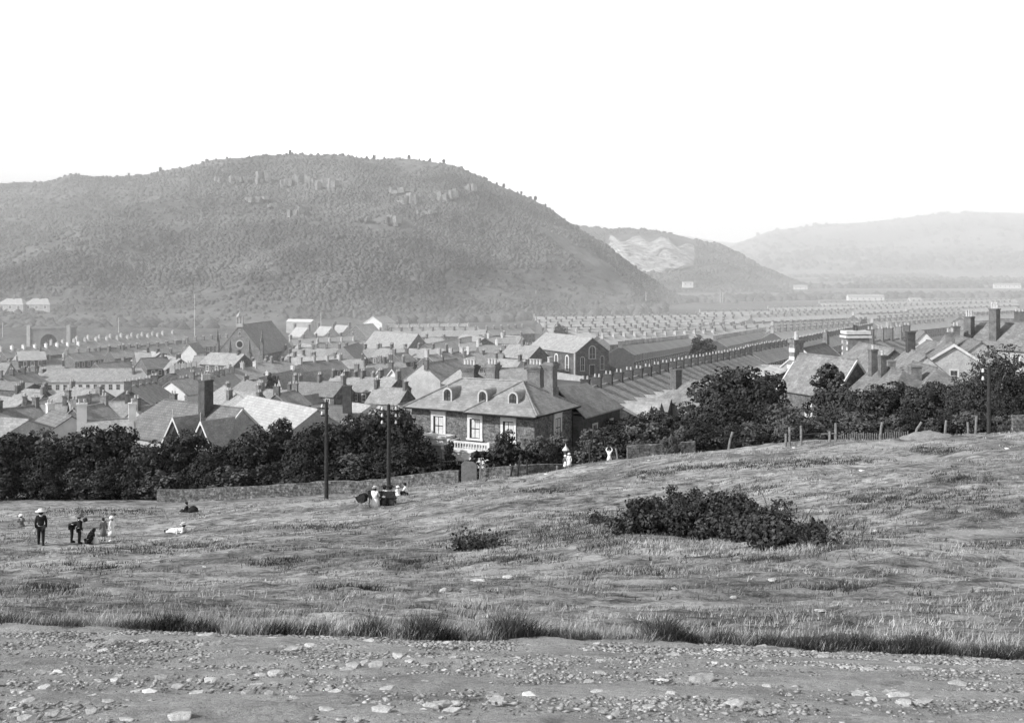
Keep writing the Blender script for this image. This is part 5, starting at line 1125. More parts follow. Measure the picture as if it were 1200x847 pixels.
# valley-floor copses and field hedges, far off
def copse():
    rs = np.random.RandomState(9); V = []; Fs = []; k = 0
    B = np.array([(0, 0, 1), (.9, 0, .4), (.28, .85, .4), (-.73, .53, .4), (-.73, -.53, .4), (.28, -.85, .4), (.73, .53, -.3), (-.28, .85, -.3), (-.9, 0, -.3), (-.28, -.85, -.3), (.73, -.53, -.3)])
    Fb = np.array([(0, 1, 2), (0, 2, 3), (0, 3, 4), (0, 4, 5), (0, 5, 1), (1, 6, 2), (2, 6, 7), (2, 7, 3), (3, 7, 8), (3, 8, 4), (4, 8, 9), (4, 9, 5), (5, 9, 10), (5, 10, 1), (1, 10, 6)])
    for (pa, pb, Ya, Yb, n) in ((760, 1000, 1150, 1300, 260), (880, 1200, 1700, 1750, 220), (960, 1250, 2200, 2300, 200), (1000, 1250, 1300, 1350, 120), (820, 1100, 2600, 2700, 160), (1020, 1250, 3000, 3100, 160), (600, 780, 900, 960, 220), (450, 620, 760, 830, 160), (-60, 260, 680, 700, 200), (1000, 1200, 1900, 1950, 160)):
        for _ in range(n):
            t = rs.rand(); px = pa+(pb-pa)*t; Y = Ya+(Yb-Ya)*t+rs.normal()*18; x = (px-PX0)/F*Y; s = rs.uniform(3, 6.5)*(Y/1500)**.3
            V.append(B*np.array([s, s, s])*rs.uniform(.8, 1.2, (11, 1))+np.array([x, Y, gz(x, Y)+s*.3])); Fs.append(Fb+k*11); k += 1
    tag(raw_mesh('hedgerows', np.concatenate(V), np.concatenate(Fs), wm_), 'hazy hedgerow trees strung across the valley fields', 'trees', kind='stuff')
copse()
# quarry face and rock outcrops
def sheet_on_hill(name, hillname, poly_px, m, lift, n=26, amp=6, kind=None, label=None, cat=None):
    pxs, ts, V = HILLS[hillname]; x0, x1, y0f, y1f = poly_px; vs = []
    flat = V[:len(ts)-4]; PXg = PX0+F*flat[:, :, 0]/flat[:, :, 1]; PYg = HZ-F*flat[:, :, 2]/flat[:, :, 1]
    for i in range(n):
        for j in range(n):
            px = x0+(x1-x0)*j/(n-1); a, b = y0f(px), y1f(px); py = a+(b-a)*i/(n-1)
            q = np.argmin((PXg-px)**2+(PYg-py)**2); p = flat.reshape(-1, 3)[q]; Y = p[1]; edge = min(i, n-1-i, j, n-1-j)/3.0
            y2 = Y-lift*min(1, edge)-mnoise.fractal(Vector((px*.15, py*.15, 1)), 1, 2, 3)*amp*min(1, edge)+(8 if edge == 0 else 0)
            vs.append(((px-PX0)/F*y2, y2, -(py-HZ)/F*y2))
    I = np.arange(n*n).reshape(n, n); Fa = np.stack([I[:-1, :-1].ravel(), I[:-1, 1:].ravel(), I[1:, 1:].ravel(), I[1:, :-1].ravel()], 1)
    return tag(raw_mesh(name, vs, Fa, m), label, cat, kind=kind)
qm = mat('quarry_rock', .24, .44, scale=.03, detail=10, fine=.6, fscale=.09, rough=1, stretch=(1, 1, .35))
sheet_on_hill('quarry_face', 'quarry_hill', (712, 816, lambda p: 279+max(0, (p-780))*.35+4*math.sin(p*.2), lambda p: 316-5*math.cos((p-712)/18)+(0 if p > 740 else (740-p)*-.7)), qm, 22, kind='structure')
rk = mat('cliff_rock', .16, .28, scale=.2, fine=.4, fscale=.8, rough=1)
def outcrop(px, py, w_, h, label, seed):
    pxs, ts, V = HILLS['hill']; flat = V[:len(ts)-4]; PXg = PX0+F*flat[:, :, 0]/flat[:, :, 1]; PYg = HZ-F*flat[:, :, 2]/flat[:, :, 1]
    p = flat.reshape(-1, 3)[np.argmin((PXg-px)**2+(PYg-py)**2)]; s = p[1]/F; rs = random.Random(seed); mb = MB()
    for i in range(7):
        bw = w_*s*rs.uniform(.12, .3); bh = h*s*rs.uniform(.35, .9); x = rs.uniform(-.5, .5)*w_*s; z = rs.uniform(-.3, .3)*h*s; y = rs.uniform(-4, 2); M = Matrix.Translation((x, y-4, z)) @ Matrix.Rotation(rs.uniform(-.5, .5), 4, 'Z') @ Matrix.Rotation(rs.uniform(-.15, .15), 4, 'Y')
        mb.box(-bw/2, bw/2, -5, 9, -bh/2, bh/2, M)
    o = mb.build('rock_outcrop', rk); o.location = Vector(p)+Vector((0, -2, 1)); tag(o, label, 'rock outcrop')
for i, (px, py, w_, h, lab) in enumerate(((268, 212, 22, 7, 'left end of the pale cliff band high on the big hill'), (288, 214, 20, 8, 'pale cliff blocks left of the summit cliff'), (310, 212, 14, 16, 'tall pale cliff block below the left of the summit'), (335, 216, 14, 14, 'narrow pale cliff below the summit, centre left'), (362, 213, 26, 12, 'pale cliff directly below the summit'), (386, 220, 22, 20, 'tallest pale cliff right of the summit'),
      (304, 236, 22, 6, 'low pale ledge below the left cliffs'), (350, 252, 14, 12, 'isolated pale crag halfway down from the summit'), (322, 241, 16, 6, 'small pale ledge beside the isolated crag'), (470, 226, 26, 8, 'upper ledge of the right-hand cliffs'), (480, 240, 20, 16, 'main pale crag of the right-hand cliffs'), (458, 262, 14, 14, 'lower pale crag of the right-hand cliffs'), (524, 232, 20, 14, 'pale crag near the right shoulder of the hill'),
      (552, 226, 12, 16, 'steep pale crag at the edge of the right shoulder'), (498, 252, 16, 8, 'small ledge under the right shoulder'), (428, 258, 12, 5, 'faint ledge between the two cliff groups'))): outcrop(px, py, w_, h, lab, 40+i)
# skyline trees along the crest
for i, px in enumerate((88, 150, 188, 265, 340, 418, 432, 440, 452, 478, 490, 505, 520, 583, 590, 605, 612, 628, 640)):
    pxs, ts, V = HILLS['hill']; j = int(np.argmin(abs(pxs-px))); p = V[len(ts)-5, j]; h = 3+(i*7 % 5)*.9
    tree('round', float(p[0]), float(p[1])-2, h, 'tiny lone tree standing on the skyline of the big hill', z=float(p[2])-1, group='lone trees along the hill skyline', wid=.9)
# ============================================================ NEAR GROUND: grass, rushes, stones
grass_p = mat('grass_pale', .26, .44, scale=.9, detail=3, rough=.9, fine=.35, fscale=25)
grass_d = mat('grass_dark', .022, .075, scale=1.2, detail=3, rough=.9, fine=.4, fscale=25)
grass_m = mat('grass_mid', .13, .26, scale=.8, detail=3, rough=.9, fine=.4, fscale=25)
def blades(name, label, X_, Y_, H_, W_, m, seed, lean=.35):
    rs = np.random.RandomState(seed); n = len(X_); Z_ = gz_np(X_, Y_)
    near = Y_ < 14
    a = rs.rand(n)*6.283; ax, ay = np.cos(a), np.sin(a); b = rs.rand(n)*6.283; ln = H_*lean*(.3+rs.rand(n)*1.4); lx, ly = np.cos(b)*ln+.12*H_, np.sin(b)*ln
    base = np.stack([X_, Y_, Z_-.06], 1); w_ = np.stack([ax*W_*.5, ay*W_*.5, 0*W_], 1)
    mid = base+np.stack([lx*.35, ly*.35, H_*.58], 1); tip = base+np.stack([lx, ly, H_*(.85+.3*rs.rand(n))], 1)
    V = np.stack([base-w_, base+w_, mid+w_*.8, mid-w_*.8, tip+w_*.12, tip-w_*.12], 1).reshape(-1, 3); o = (np.arange(n)*6)[:, None]
    Fa = np.concatenate([o+np.array([[0, 1, 2, 3]]), o+np.array([[3, 2, 4, 5]])])
    return tag(raw_mesh(name, V, Fa, m), label, 'grass', kind='stuff')
rs = np.random.RandomState(21)
def edgeY(x):      # the ragged edge of the path
    px = PX0+F*x/10.6
    return 10.35+.16*np.sin(x*1.3)+.12*np.sin(x*3.7+1)+.07*np.sin(x*9.0)+.04*np.sin(x*21.0)-.25*np.clip((px-700)/500, 0, 1)
# pale long grass behind the edge
n = 42000; x = rs.uniform(-6.2, 6.6, n); y = edgeY(x)+rs.gamma(1.3, .55, n); dens = np.array([mnoise.noise(Vector((a*.9, b*.9, 2))) for a, b in zip(x, y)]); k = rs.rand(n) < .6+dens
blades('grass', 'pale long grass lining the far edge of the stony path', x[k], y[k], rs.uniform(.05, .17, k.sum())*(1+.5*dens[k]), rs.uniform(.004, .009, k.sum()), grass_p, 1)
n = 22000; x = rs.uniform(-6.2, 6.6, n); y = edgeY(x)+rs.gamma(1.1, .35, n)
blades('grass', 'mid-toned grass mixed along the path edge', x, y, rs.uniform(.05, .15, n), rs.uniform(.004, .009, n), grass_m, 2)
# dark clumps of rush at the edge
cl = [(8, .16, 1), (75, .13, 1), (150, .13, .8), (196, .19, 1.0), (236, .15, .9), (330, .16, 1), (375, .15, .8), (437, .2, .8), (500, .25, .9), (535, .13, .8), (598, .27, 1.1), (650, .14, 1), (690, .12, .8), (776, .28, .8), (800, .14, .9), (848, .22, 1.2), (900, .2, 1.3), (930, .22, 1.3), (965, .24, 1.3), (1000, .25, 1.3), (1035, .22, 1.3), (1062, .28, 1.4), (1085, .2, 1.2), (1120, .19, 1.2), (1150, .23, 1.4), (1185, .2, 1.2), (1220, .2, 1.2)]
cl = [(a, b*(.72 if a > 820 else 1), c*(.75 if a > 820 else 1)) for a, b, c in cl]; xs, ys, hs = [], [], []
for px, h, sp in cl:
    n = int(900*sp); cx = (px-PX0)/F*10.6; cy = float(edgeY(np.array([cx]))[0])+.12; a = rs.normal(size=n)*.085*sp*2; b = rs.normal(size=n)*.05*sp*2
    xs.append(cx+a); ys.append(cy+b+.05); hs.append(h*1.15*np.exp(-(a/(.33*sp))**2)*rs.uniform(.6, 1.1, n))
x, y, h = map(np.concatenate, (xs, ys, hs)); blades('rushes', 'dark rush clumps growing at the edge of the stony path', x, y, np.maximum(h, .03), np.full(len(x), .007), grass_d, 3, lean=.5)
n = 26000; px = rs.uniform(620, 1260, n); x = (px-PX0)/F*10.5; y = edgeY(x)+np.abs(rs.normal(size=n))*.10; nz_ = np.array([mnoise.fractal(Vector((a*2.6, 4.0, 1)), 1, 2, 3) for a in x]); k = (rs.rand(n) < .35+.65*np.clip((px-800)/120, 0, 1)) & (nz_ > -.12+rs.normal(size=n)*.12)
blades('rushes', 'dark band of rough grass overhanging the right half of the path edge', x[k], y[k], rs.uniform(.03, .115, k.sum())*np.clip(.75+1.2*nz_[k], .4, 1.4), np.full(k.sum(), .007), grass_d, 4, lean=.6)
n = 9000; px = rs.uniform(-60, 620, n); x = (px-PX0)/F*10.5; y = edgeY(x)+np.abs(rs.normal(size=n))*.06; blades('rushes', 'thin dark fringe of rough grass along the left half of the path edge', x, y, rs.uniform(.03, .08, n), np.full(n, .007), grass_d, 5)
# rough pasture: tussocks thinning with distance; blades widen with distance so that they stay visible as tufts
def pasture(N, m, seed, lo, hi, hh, label, dm, thr=.0, ns=.35):
    r2 = np.random.RandomState(seed); Y_ = np.exp(r2.uniform(math.log(lo), math.log(hi), N)); px = r2.uniform(-80, 1280, N); X_ = (px-PX0)/F*Y_
    dn = np.array([mnoise.fractal(Vector((a*ns*.6, b*ns, seed)), 1, 2, 4) for a, b in zip(X_, Y_)]); 
    k = (dn > thr+r2.normal(size=N)*.12) & ~((Y_ > 100) & (px < 700)) & (Y_ < np.where(px > 820, 80, np.where(px < 300, 106, 99)))
    X_, Y_ = X_[k], Y_[k]; n = len(X_)
    t = 9; Xb = np.repeat(X_, t); Yb = np.repeat(Y_, t); sp = .02+.0022*Yb; Xb = Xb+r2.normal(size=n*t)*sp; Yb = Yb+r2.normal(size=n*t)*sp
    return blades('grass', label, Xb, Yb, hh*(.5+r2.rand(n*t))*(1+Yb/90), .005+Yb*.00050, m, seed)
pasture(13000, grass_m, 31, 11, 100, .075, 'mid-toned tussocky grass of the rough pasture', 0, -.05)
pasture(9000, grass_p, 32, 11, 100, .075, 'pale dry grass of the rough pasture', 0, .08)
pasture(9000, grass_d, 33, 13, 100, .07, 'dark tussocks of the rough pasture', 0, .26, ns=.55)
pasture(2500, grass_m, 34, 3.9, 6.5, .022, 'sparse short grass on the stony path', 0, .12, ns=2.0)
pasture(3600, grass_d, 35, 3.9, 5.6, .022, 'sparse dark weeds on the stony path', 0, .19, ns=2.4)
# dark rough clumps scattered over the pasture
CL = [(560, 628, 40, 10), (545, 640, 30, 6), (690, 612, 50, 12), (660, 632, 60, 10), (720, 640, 40, 10), (880, 575, 40, 6), (1000, 582, 60, 10), (1060, 590, 70, 12), (1120, 580, 80, 12), (1160, 600, 50, 10), (980, 640, 40, 8), (1100, 528, 40, 4), (1130, 560, 50, 5), (760, 556, 30, 4), (640, 575, 40, 4), (150, 645, 80, 5), (100, 664, 60, 6), (230, 640, 60, 4), (380, 618, 60, 4), (330, 660, 60, 5), (480, 660, 50, 5), (120, 600, 60, 4), (240, 588, 30, 3), (900, 545, 60, 4), (980, 540, 60, 4), (420, 690, 60, 5), (1000, 690, 80, 5), (880, 655, 60, 4), (1180, 640, 50, 6), (60, 690, 60, 5), (760, 670, 60, 5), (600, 655, 60, 6), (820, 548, 40, 3)]
_X, _Y = [], []; r3 = np.random.RandomState(77)
for px, py, sx_, sy_ in CL:
    for _ in range(int(sx_*1.3)):
        p = onground(px+r3.normal()*sx_*.5, min(730, py+r3.normal()*sy_*.55)); 
        if 11 < p.y < 99: _X.append(p.x); _Y.append(p.y)
_X = np.repeat(_X, 14); _Y = np.repeat(_Y, 14); k = len(_X); sp = .03+.0022*_Y
blades('grass', 'dark rough clumps scattered over the pasture', _X+r3.normal(size=k)*sp, _Y+r3.normal(size=k)*sp, .07*(.5+r3.rand(k))*(1+_Y/60), .005+_Y*.00045, grass_d, 78)
# around the brambles: dark grass
n = 5000; px = np.where(rs.rand(n) < .6, rs.normal(size=n)*55+680, rs.normal(size=n)*50+955); py = rs.normal(size=n)*13+620
P_ = [onground(a, min(b, 660)) for a, b in zip(px[:700], np.clip(py[:700], 600, 660))]
X_ = np.repeat([p.x for p in P_], 9)+rs.normal(size=6300)*.12; Y_ = np.repeat([p.y for p in P_], 9)+rs.normal(size=6300)*.12
blades('grass', 'dark coarse grass on both sides of the bramble patch', X_, Y_, rs.uniform(.06, .22, 6300), np.full(6300, .02), grass_d, 6)
P_ = [onground(a, b) for a, b in zip(rs.uniform(690, 960, 420), rs.uniform(634, 650, 420))]
X_ = np.repeat([p.x for p in P_], 12)+rs.normal(size=5040)*.12; Y_ = np.repeat([p.y for p in P_], 12)+rs.normal(size=5040)*.12
blades('grass', 'pale tall grass in front of the bramble patch', X_, Y_, rs.uniform(.05, .17, 5040), np.full(5040, .014), grass_p, 7)
# ---- stones
stone_n = mat('field_rock', .33, .56, scale=5, fine=.3, fscale=30, bump=.5, bscale=25, objvar=.25)
stone_w = mat('white_rock', .62, .8, scale=5, fine=.15, fscale=30, bump=.4, bscale=25)
stone_k = mat('dark_rock', .07, .14, scale=5, fine=.3, fscale=30, bump=.5, bscale=25)
def stone_mesh(seed, flat, m):
    import bmesh
    r2 = random.Random(seed); bm = bmesh.new(); 
    pts = []
    for _ in range(26):
        a = r2.uniform(0, 6.283); z = r2.uniform(-1, 1); q = math.sqrt(max(0, 1-z*z)); k = r2.uniform(.8, 1.1); pts.append((.5*q*math.cos(a)*k, .34*q*math.sin(a)*k, max(-.35, min(.35, z*.7))*flat*k))
    vs = [bm.verts.new(p) for p in pts]; res = bmesh.ops.convex_hull(bm, input=vs); bmesh.ops.delete(bm, geom=[g for g in res['geom_interior'] if isinstance(g, bmesh.types.BMVert)], context='VERTS')
    bmesh.ops.bevel(bm, geom=list(bm.edges), offset=.02, segments=1, affect='EDGES')
    me = bpy.data.meshes.new('stone'); bm.to_mesh(me); bm.free(); me.materials.append(m); return me
SM = [stone_mesh(i, .28+.1*(i % 4), stone_n) for i in range(10)]; SMW = [stone_mesh(30+i, .45, stone_w) for i in range(3)]; SMK = [stone_mesh(40+i, .5, stone_k) for i in range(2)]
def put_stone(px, py, wpx, label, kind='n', group=None, rz=None, sink=.25):
    g_ = onground(px, py); s = wpx/F*g_.y; me = rnd.choice({'n': SM, 'w': SMW, 'k': SMK}[kind]); o = bpy.data.objects.new('stone', me); col.objects.link(o)
    o.scale = (s, s*rnd.uniform(.9, 1.4), s*rnd.uniform(.45, .95)); o.rotation_euler = (rnd.uniform(-.18, .18), rnd.uniform(-.12, .12), rnd.uniform(-.5, .5) if rz is None else rz)
    zt = .5*.28*s; o.location = (g_.x, g_.y, gz(g_.x, g_.y)+zt*.45-.0); return tag(o, label, 'stone', group)
named = [(48, 789, 20, 'n', 'flat pale stone near the left edge, right of the path middle line'), (35, 823, 25, 'n', 'large rounded pale stone with shadow in the lower left corner'), (242, 747, 30, 'n', 'tilted pale slab at the path edge below the left rushes'), (237, 757, 18, 'n', 'small slab lying just below the tilted slab'), (342, 762, 25, 'n', 'square block of stone by the path edge at left'),
         (120, 763, 16, 'n', 'pale pointed stone near the left path edge'), (102, 762, 14, 'n', 'thin flat stone left of the pale pointed stone'), (20, 811, 18, 'n', 'dull flat stone above the large rounded corner stone'), (8, 781, 14, 'n', 'small flat stone at the left edge of the path'), (135, 798, 14, 'n', 'thin bright flat stone alone in the lower left'), (162, 811, 20, 'n', 'layered grey stone in the lower left'), (126, 823, 18, 'n', 'dark-edged stone below the layered grey stone'),
         (108, 835, 18, 'n', 'pale stone near the bottom left'), (212, 844, 34, 'n', 'broad pale stone cut by the bottom edge at left'), (283, 776, 16, 'n', 'small brown-shadowed stone left of the picture centre'), (305, 792, 16, 'n', 'lying slab right of the stone heap'), (247, 798, 20, 'n', 'largest stone of the small heap in the lower left'), (290, 813, 18, 'n', 'pale flat stone below the small heap'), (382, 833, 22, 'n', 'pale stone beside dark weeds, left of centre bottom'), (152, 759, 12, 'k', 'dark lump of rock on the left path edge'),
         (567, 748, 30, 'n', 'big overhanging slab at the path edge near the centre'), (562, 757, 16, 'n', 'small stone under the big overhanging slab'), (690, 765, 22, 'n', 'thick flat stone alone right of the centre near the path edge'), (562, 774, 14, 'n', 'small bright pyramid-shaped stone in the centre'), (703, 789, 14, 'n', 'small stone below the thick flat stone'), (777, 798, 18, 'w', 'bright stone cluster piece right of centre'), (455, 810, 24, 'n', 'dark-sided slab left of centre'),
         (582, 822, 26, 'n', 'wedge-shaped pale slab in the lower centre'), (620, 815, 20, 'w', 'brightest triangular stone in the lower centre'), (515, 827, 32, 'n', 'broad flat stone in the lower centre, upper of the pair'), (528, 834, 28, 'n', 'broad flat stone in the lower centre, lower of the pair'), (448, 835, 30, 'n', 'long pale slab beside dark weeds in the lower centre'), (688, 812, 12, 'w', 'small bright stone in the lower middle right'), (760, 829, 18, 'n', 'pale stone in the lower right of centre'),
         (832, 752, 12, 'w', 'bright white stone at the path edge, left of two'), (882, 753, 15, 'w', 'bright white stone at the path edge, right of two'), (822, 798, 40, 'n', 'long low embedded slab in the right half'), (860, 826, 30, 'n', 'big pale flat stone among weeds in the lower right'), (897, 835, 22, 'n', 'pale stone right of the big flat stone'), (1023, 842, 18, 'w', 'square white stone at the bottom right'), (1053, 817, 30, 'n', 'long thin slab in the lower right, upper one'), (1060, 825, 20, 'n', 'pale stone under the long thin slab'), (1083, 823, 24, 'n', 'dark-edged slab right of the long thin slab'), (967, 770, 20, 'n', 'embedded pale stone on the right path edge'), (1038, 744, 6, 'w', 'tiny white stick-like stone in the dark grass at right'), (963, 716, 22, 'n', 'pale slab lying in the grass above the dark band'), (1123, 805, 26, 'n', 'half-buried pale slab near the right edge')]
for px, py, wp, kd, lab in named: put_stone(px, py, wp, lab, kd)
for i in range(252):
    py = rnd.uniform(750, 846); wp = 4+rnd.random()**1.9*18; kd = 'w' if rnd.random() < .07 else 'n'
    put_stone(rnd.uniform(2, 1198), py, wp, {'n': 'small rough grey stone lying loose on the stony path', 'w': 'small bright white stone lying loose on the stony path'}[kd], kd, {'n': 'small loose grey stones on the path', 'w': 'small bright stones on the path'}[kd])
for px, py, wp in ((545, 691, 16), (790, 690, 10), (905, 680, 12), (560, 682, 22), (240, 665, 8), (640, 556, 5), (760, 540, 5), (1180, 526, 6), (930, 525, 5), (905, 577, 10), (1025, 622, 6), (935, 628, 5), (520, 693, 14), (596, 678, 16), (1010, 552, 8), (1040, 566, 8), (860, 700, 10)):
    put_stone(px, py, wp, 'small pale stone showing among the pasture grass', 'w' if wp < 9 else 'n', 'pale stones in the pasture')
def gravel(n, seed, y0, y1, s0, s1, label, m, edge=False):
    r2 = np.random.RandomState(seed)
    if edge: px = r2.uniform(-40, 1240, n); X_ = (px-PX0)/F*10.2; Y_ = edgeY(X_)-np.abs(r2.normal(size=n))*.45
    else: Y_ = y0+(y1-y0)*r2.rand(n)**.8; X_ = r2.uniform(-.48, .48, n)*Y_
    dn = np.array([mnoise.fractal(Vector((a*1.1, b*1.1, seed)), 1, 2, 3) for a, b in zip(X_, Y_)]); k = r2.rand(n) < .5+dn*.8; X_, Y_ = X_[k], Y_[k]; n = len(X_); Z_ = gz_np(X_, Y_)
    B = np.array([(1, 0, 0), (0, 1, 0), (-1, 0, 0), (0, -1, 0), (0, 0, 1), (0, 0, -1)], float); Fb = np.array([(0, 1, 4), (1, 2, 4), (2, 3, 4), (3, 0, 4), (1, 0, 5), (2, 1, 5), (3, 2, 5), (0, 3, 5)])
    s = (s0+(s1-s0)*r2.rand(n)**2.5)*.5*(.55+.045*Y_); V = B[None]*s[:, None, None]*r2.uniform(.5, 1.5, (n, 6, 3))*np.array([1.4, 1, .5]); a = r2.rand(n)*6.28; c, q = np.cos(a)[:, None], np.sin(a)[:, None]
    V = np.stack([V[..., 0]*c-V[..., 1]*q, V[..., 0]*q+V[..., 1]*c, V[..., 2]], -1)+np.stack([X_, Y_, Z_+s*.15], 1)[:, None]
    Fa = (np.arange(n)*6)[:, None, None]+Fb[None]; tag(raw_mesh('gravel', V.reshape(-1, 3), Fa.reshape(-1, 3), m), label, 'gravel', kind='stuff')
grv = mat('gravel', .20, .36, scale=3, fine=.5, fscale=22); grd = mat('dark_gravel', .12, .22, scale=3, fine=.5, fscale=22); grw = mat('white_gravel', .5, .7, scale=3)
gravel(30000, 51, 3.7, 10.4, .006, .044, 'loose grey chips covering the stony path', grv)
gravel(20000, 52, 3.7, 10.4, .006, .036, 'loose darker chips covering the stony path', grd)
gravel(2500, 53, 3.7, 10.4, .005, .018, 'bright chips scattered on the stony path', grw)
gravel(16000, 54, 0, 0, .012, .055, 'band of rubble chips under the grass edge', grv, True)
gravel(9000, 55, 0, 0, .012, .05, 'band of darker rubble chips under the grass edge', grd, True)
# ============================================================ PEOPLE
skin_m = mat('skin', .42, .5, scale=4); black_c = mat('black_cloth', .012, .03, scale=6); white_c = mat('white_cloth', .74, .82, scale=6); grey_c = mat('grey_cloth', .10, .16, scale=6); straw = mat('straw_hat', .55, .7, scale=20); hair_m = mat('hair', .02, .05, scale=10)
def skinned(name, J, E, rad, m, parent, root=0, sub=1):
    names = list(J); idx = {k: i for i, k in enumerate(names)}; me = bpy.data.meshes.new(name); me.from_pydata([tuple(J[k]) for k in names], [(idx[a], idx[b]) for a, b in E], [])
    me.materials.append(m); o = bpy.data.objects.new(name, me); col.objects.link(o); o.parent = parent; KIDS.setdefault(parent.name, []).append(o)
    mo = o.modifiers.new('skin', 'SKIN'); mo.use_smooth_shade = True
    for i, k in enumerate(names): r_ = rad[k]; me.skin_vertices[0].data[i].radius = (r_, r_) if not isinstance(r_, tuple) else r_
    me.skin_vertices[0].data[0].use_root = True
    ss = o.modifiers.new('sub', 'SUBSURF'); ss.levels = sub; ss.render_levels = sub; return o
def rotx(p, c, a): y, z = p.y-c.y, p.z-c.z; return Vector((p.x, c.y+y*math.cos(a)-z*math.sin(a), c.z+y*math.sin(a)+z*math.cos(a)))
def person(label, px, py, H, pose='stand', face=0.0, top='black', bottom='trousers', hat=None, cloth=None, Yd=None, group=None, arms=None, seat=0.0):
    """face: heading in degrees, 0 = looking away from us (+y)"""
    g_ = onground(px, py) if Yd is None else up(px, Yd)
    r = empty('person', g_, R(face)); tag(r, label, 'person', group)
    V_ = lambda x, y, z: Vector((x*H, y*H, z*H))
    J = {'pelvis': V_(0, 0, .53), 'waist': V_(0, 0, .60), 'chest': V_(0, .005, .72), 'neck': V_(0, 0, .825), 'head': V_(0, .012, .885), 'crown': V_(0, .005, .955)}
    for s, q in ((-1, 'l'), (1, 'r')):
        J['sh'+q] = V_(s*.105, 0, .80); J['el'+q] = V_(s*.14, -.01, .635); J['wr'+q] = V_(s*.135, .04, .49); J['pa'+q] = V_(s*.13, .055, .455)
        for f in range(4): J['f%d%s' % (f, q)] = V_(s*.13, .045+.012*f, .405-.008*(1 if f in (1, 2) else 0)+.004)
        J['th'+q] = V_(s*.115, .085, .435)
        J['hp'+q] = V_(s*.052, 0, .50); J['kn'+q] = V_(s*.058, .01, .28); J['an'+q] = V_(s*.06, -.01, .045); J['to'+q] = V_(s*.066, .075, .015)
    upper = [k for k in J if not k.startswith(('hp', 'kn', 'an', 'to')) and k != 'pelvis']
    def lower_to(dz, keep=()):
        for k in J:
            if k not in keep: J[k] = J[k]-Vector((0, 0, dz*H))
    if pose == 'stride':
        for q, s in (('l', 1), ('r', -1)): J['kn'+q].y += s*.05*H; J['an'+q].y += s*.09*H; J['to'+q].y += s*.09*H
    if pose == 'bend':
        c = J['pelvis'].copy()
        for k in upper: J[k] = rotx(J[k], c, R(-72))
        for q, s in (('l', -1), ('r', 1)):
            sh = J['sh'+q]; d = {'el': (.0, .0, -.17), 'wr': (0, .02, -.31), 'pa': (0, .03, -.35), 'th': (-.02*s, .05, -.37)}
            for k, v in d.items(): J[k+q] = sh+V_(*v)
            for f in range(4): J['f%d%s' % (f, q)] = sh+V_(0, .015+.012*f, -.40)
    if pose in ('crouch', 'sit', 'ground'):
        hz_ = {'crouch': .16, 'sit': .27, 'ground': .07}[pose]; dz = .53-hz_
        for k in upper+['pelvis', 'hpl', 'hpr']: J[k] = J[k]-Vector((0, 0, dz*H))
        for q, s in (('l', -1), ('r', 1)):
            if pose == 'crouch': J['kn'+q] = V_(s*.09, .17, .25); J['an'+q] = V_(s*.07, .03, .04); J['to'+q] = V_(s*.08, .11, .015)
            if pose == 'sit': J['kn'+q] = V_(s*.07, .24, .27); J['an'+q] = V_(s*.065, .25, .045); J['to'+q] = V_(s*.07, .33, .015)
            if pose == 'ground': J['kn'+q] = V_(s*.07, .20, .16); J['an'+q] = V_(s*.07, .36, .03); J['to'+q] = V_(s*.08, .40, .08)
        c = J['pelvis'].copy(); a = {'crouch': -38, 'sit': -6, 'ground': -8}[pose]
        for k in upper: J[k] = rotx(J[k], c, R(a))
        for q, s in (('l', -1), ('r', 1)):
            kn = J['kn'+q]; J['el'+q] = (J['sh'+q]+kn)/2+V_(s*.05, 0, -.03); J['wr'+q] = kn+V_(0, -.03, .05); J['pa'+q] = kn+V_(0, .01, .045); J['th'+q] = kn+V_(-s*.03, .02, .04)
            for f in range(4): J['f%d%s' % (f, q)] = kn+V_(s*(.02-.012*f), .05, .03)
    if pose == 'recline':
        c = J['pelvis'].copy(); c.z = .06*H; 
        for k in list(J):
            J[k] = Vector((J[k].x, J[k].y, J[k].z-.47*H))
        for k in upper: J[k] = rotx(J[k], c, R(58))
        for q, s in (('l', -1), ('r', 1)):
            J['hp'+q] = V_(s*.05, .02, .07); J['kn'+q] = V_(s*.07, .24, .13 if s > 0 else .08); J['an'+q] = V_(s*.08, .44, .04); J['to'+q] = V_(s*.09, .47, .10)
            J['el'+q] = J['sh'+q]+V_(s*.05, -.08, -.12); J['el'+q].z = max(J['el'+q].z, .02*H); J['wr'+q] = J['el'+q]+V_(0, .12, .0); J['pa'+q] = J['wr'+q]+V_(0, .04, 0); J['th'+q] = J['pa'+q]+V_(-s*.03, .02, .01)
            for f in range(4): J['f%d%s' % (f, q)] = J['pa'+q]+V_(s*(.02-.012*f), .045, 0)
        J['head'] = J['neck']+V_(0, .0, .06); J['crown'] = J['head']+V_(0, .01, .07)
    if arms == 'up':
        for q, s in (('l', -1), ('r', 1)):
            J['el'+q] = J['sh'+q]+V_(s*.09, 0, .10); J['wr'+q] = J['el'+q]+V_(-s*.07, 0, .13); J['pa'+q] = J['wr'+q]+V_(-s*.03, 0, .03); J['th'+q] = J['pa'+q]+V_(0, .03, .01)
            for f in range(4): J['f%d%s' % (f, q)] = J['pa'+q]+V_(-s*.04, .012*f-.018, .02)
    E = [('pelvis', 'waist'), ('waist', 'chest'), ('chest', 'neck'), ('neck', 'head'), ('head', 'crown')]
    for q in 'lr': E += [('chest', 'sh'+q), ('sh'+q, 'el'+q), ('el'+q, 'wr'+q), ('wr'+q, 'pa'+q), ('pa'+q, 'th'+q), ('pelvis', 'hp'+q), ('hp'+q, 'kn'+q), ('kn'+q, 'an'+q), ('an'+q, 'to'+q)]+[('pa'+q, 'f%d%s' % (f, q)) for f in range(4)]
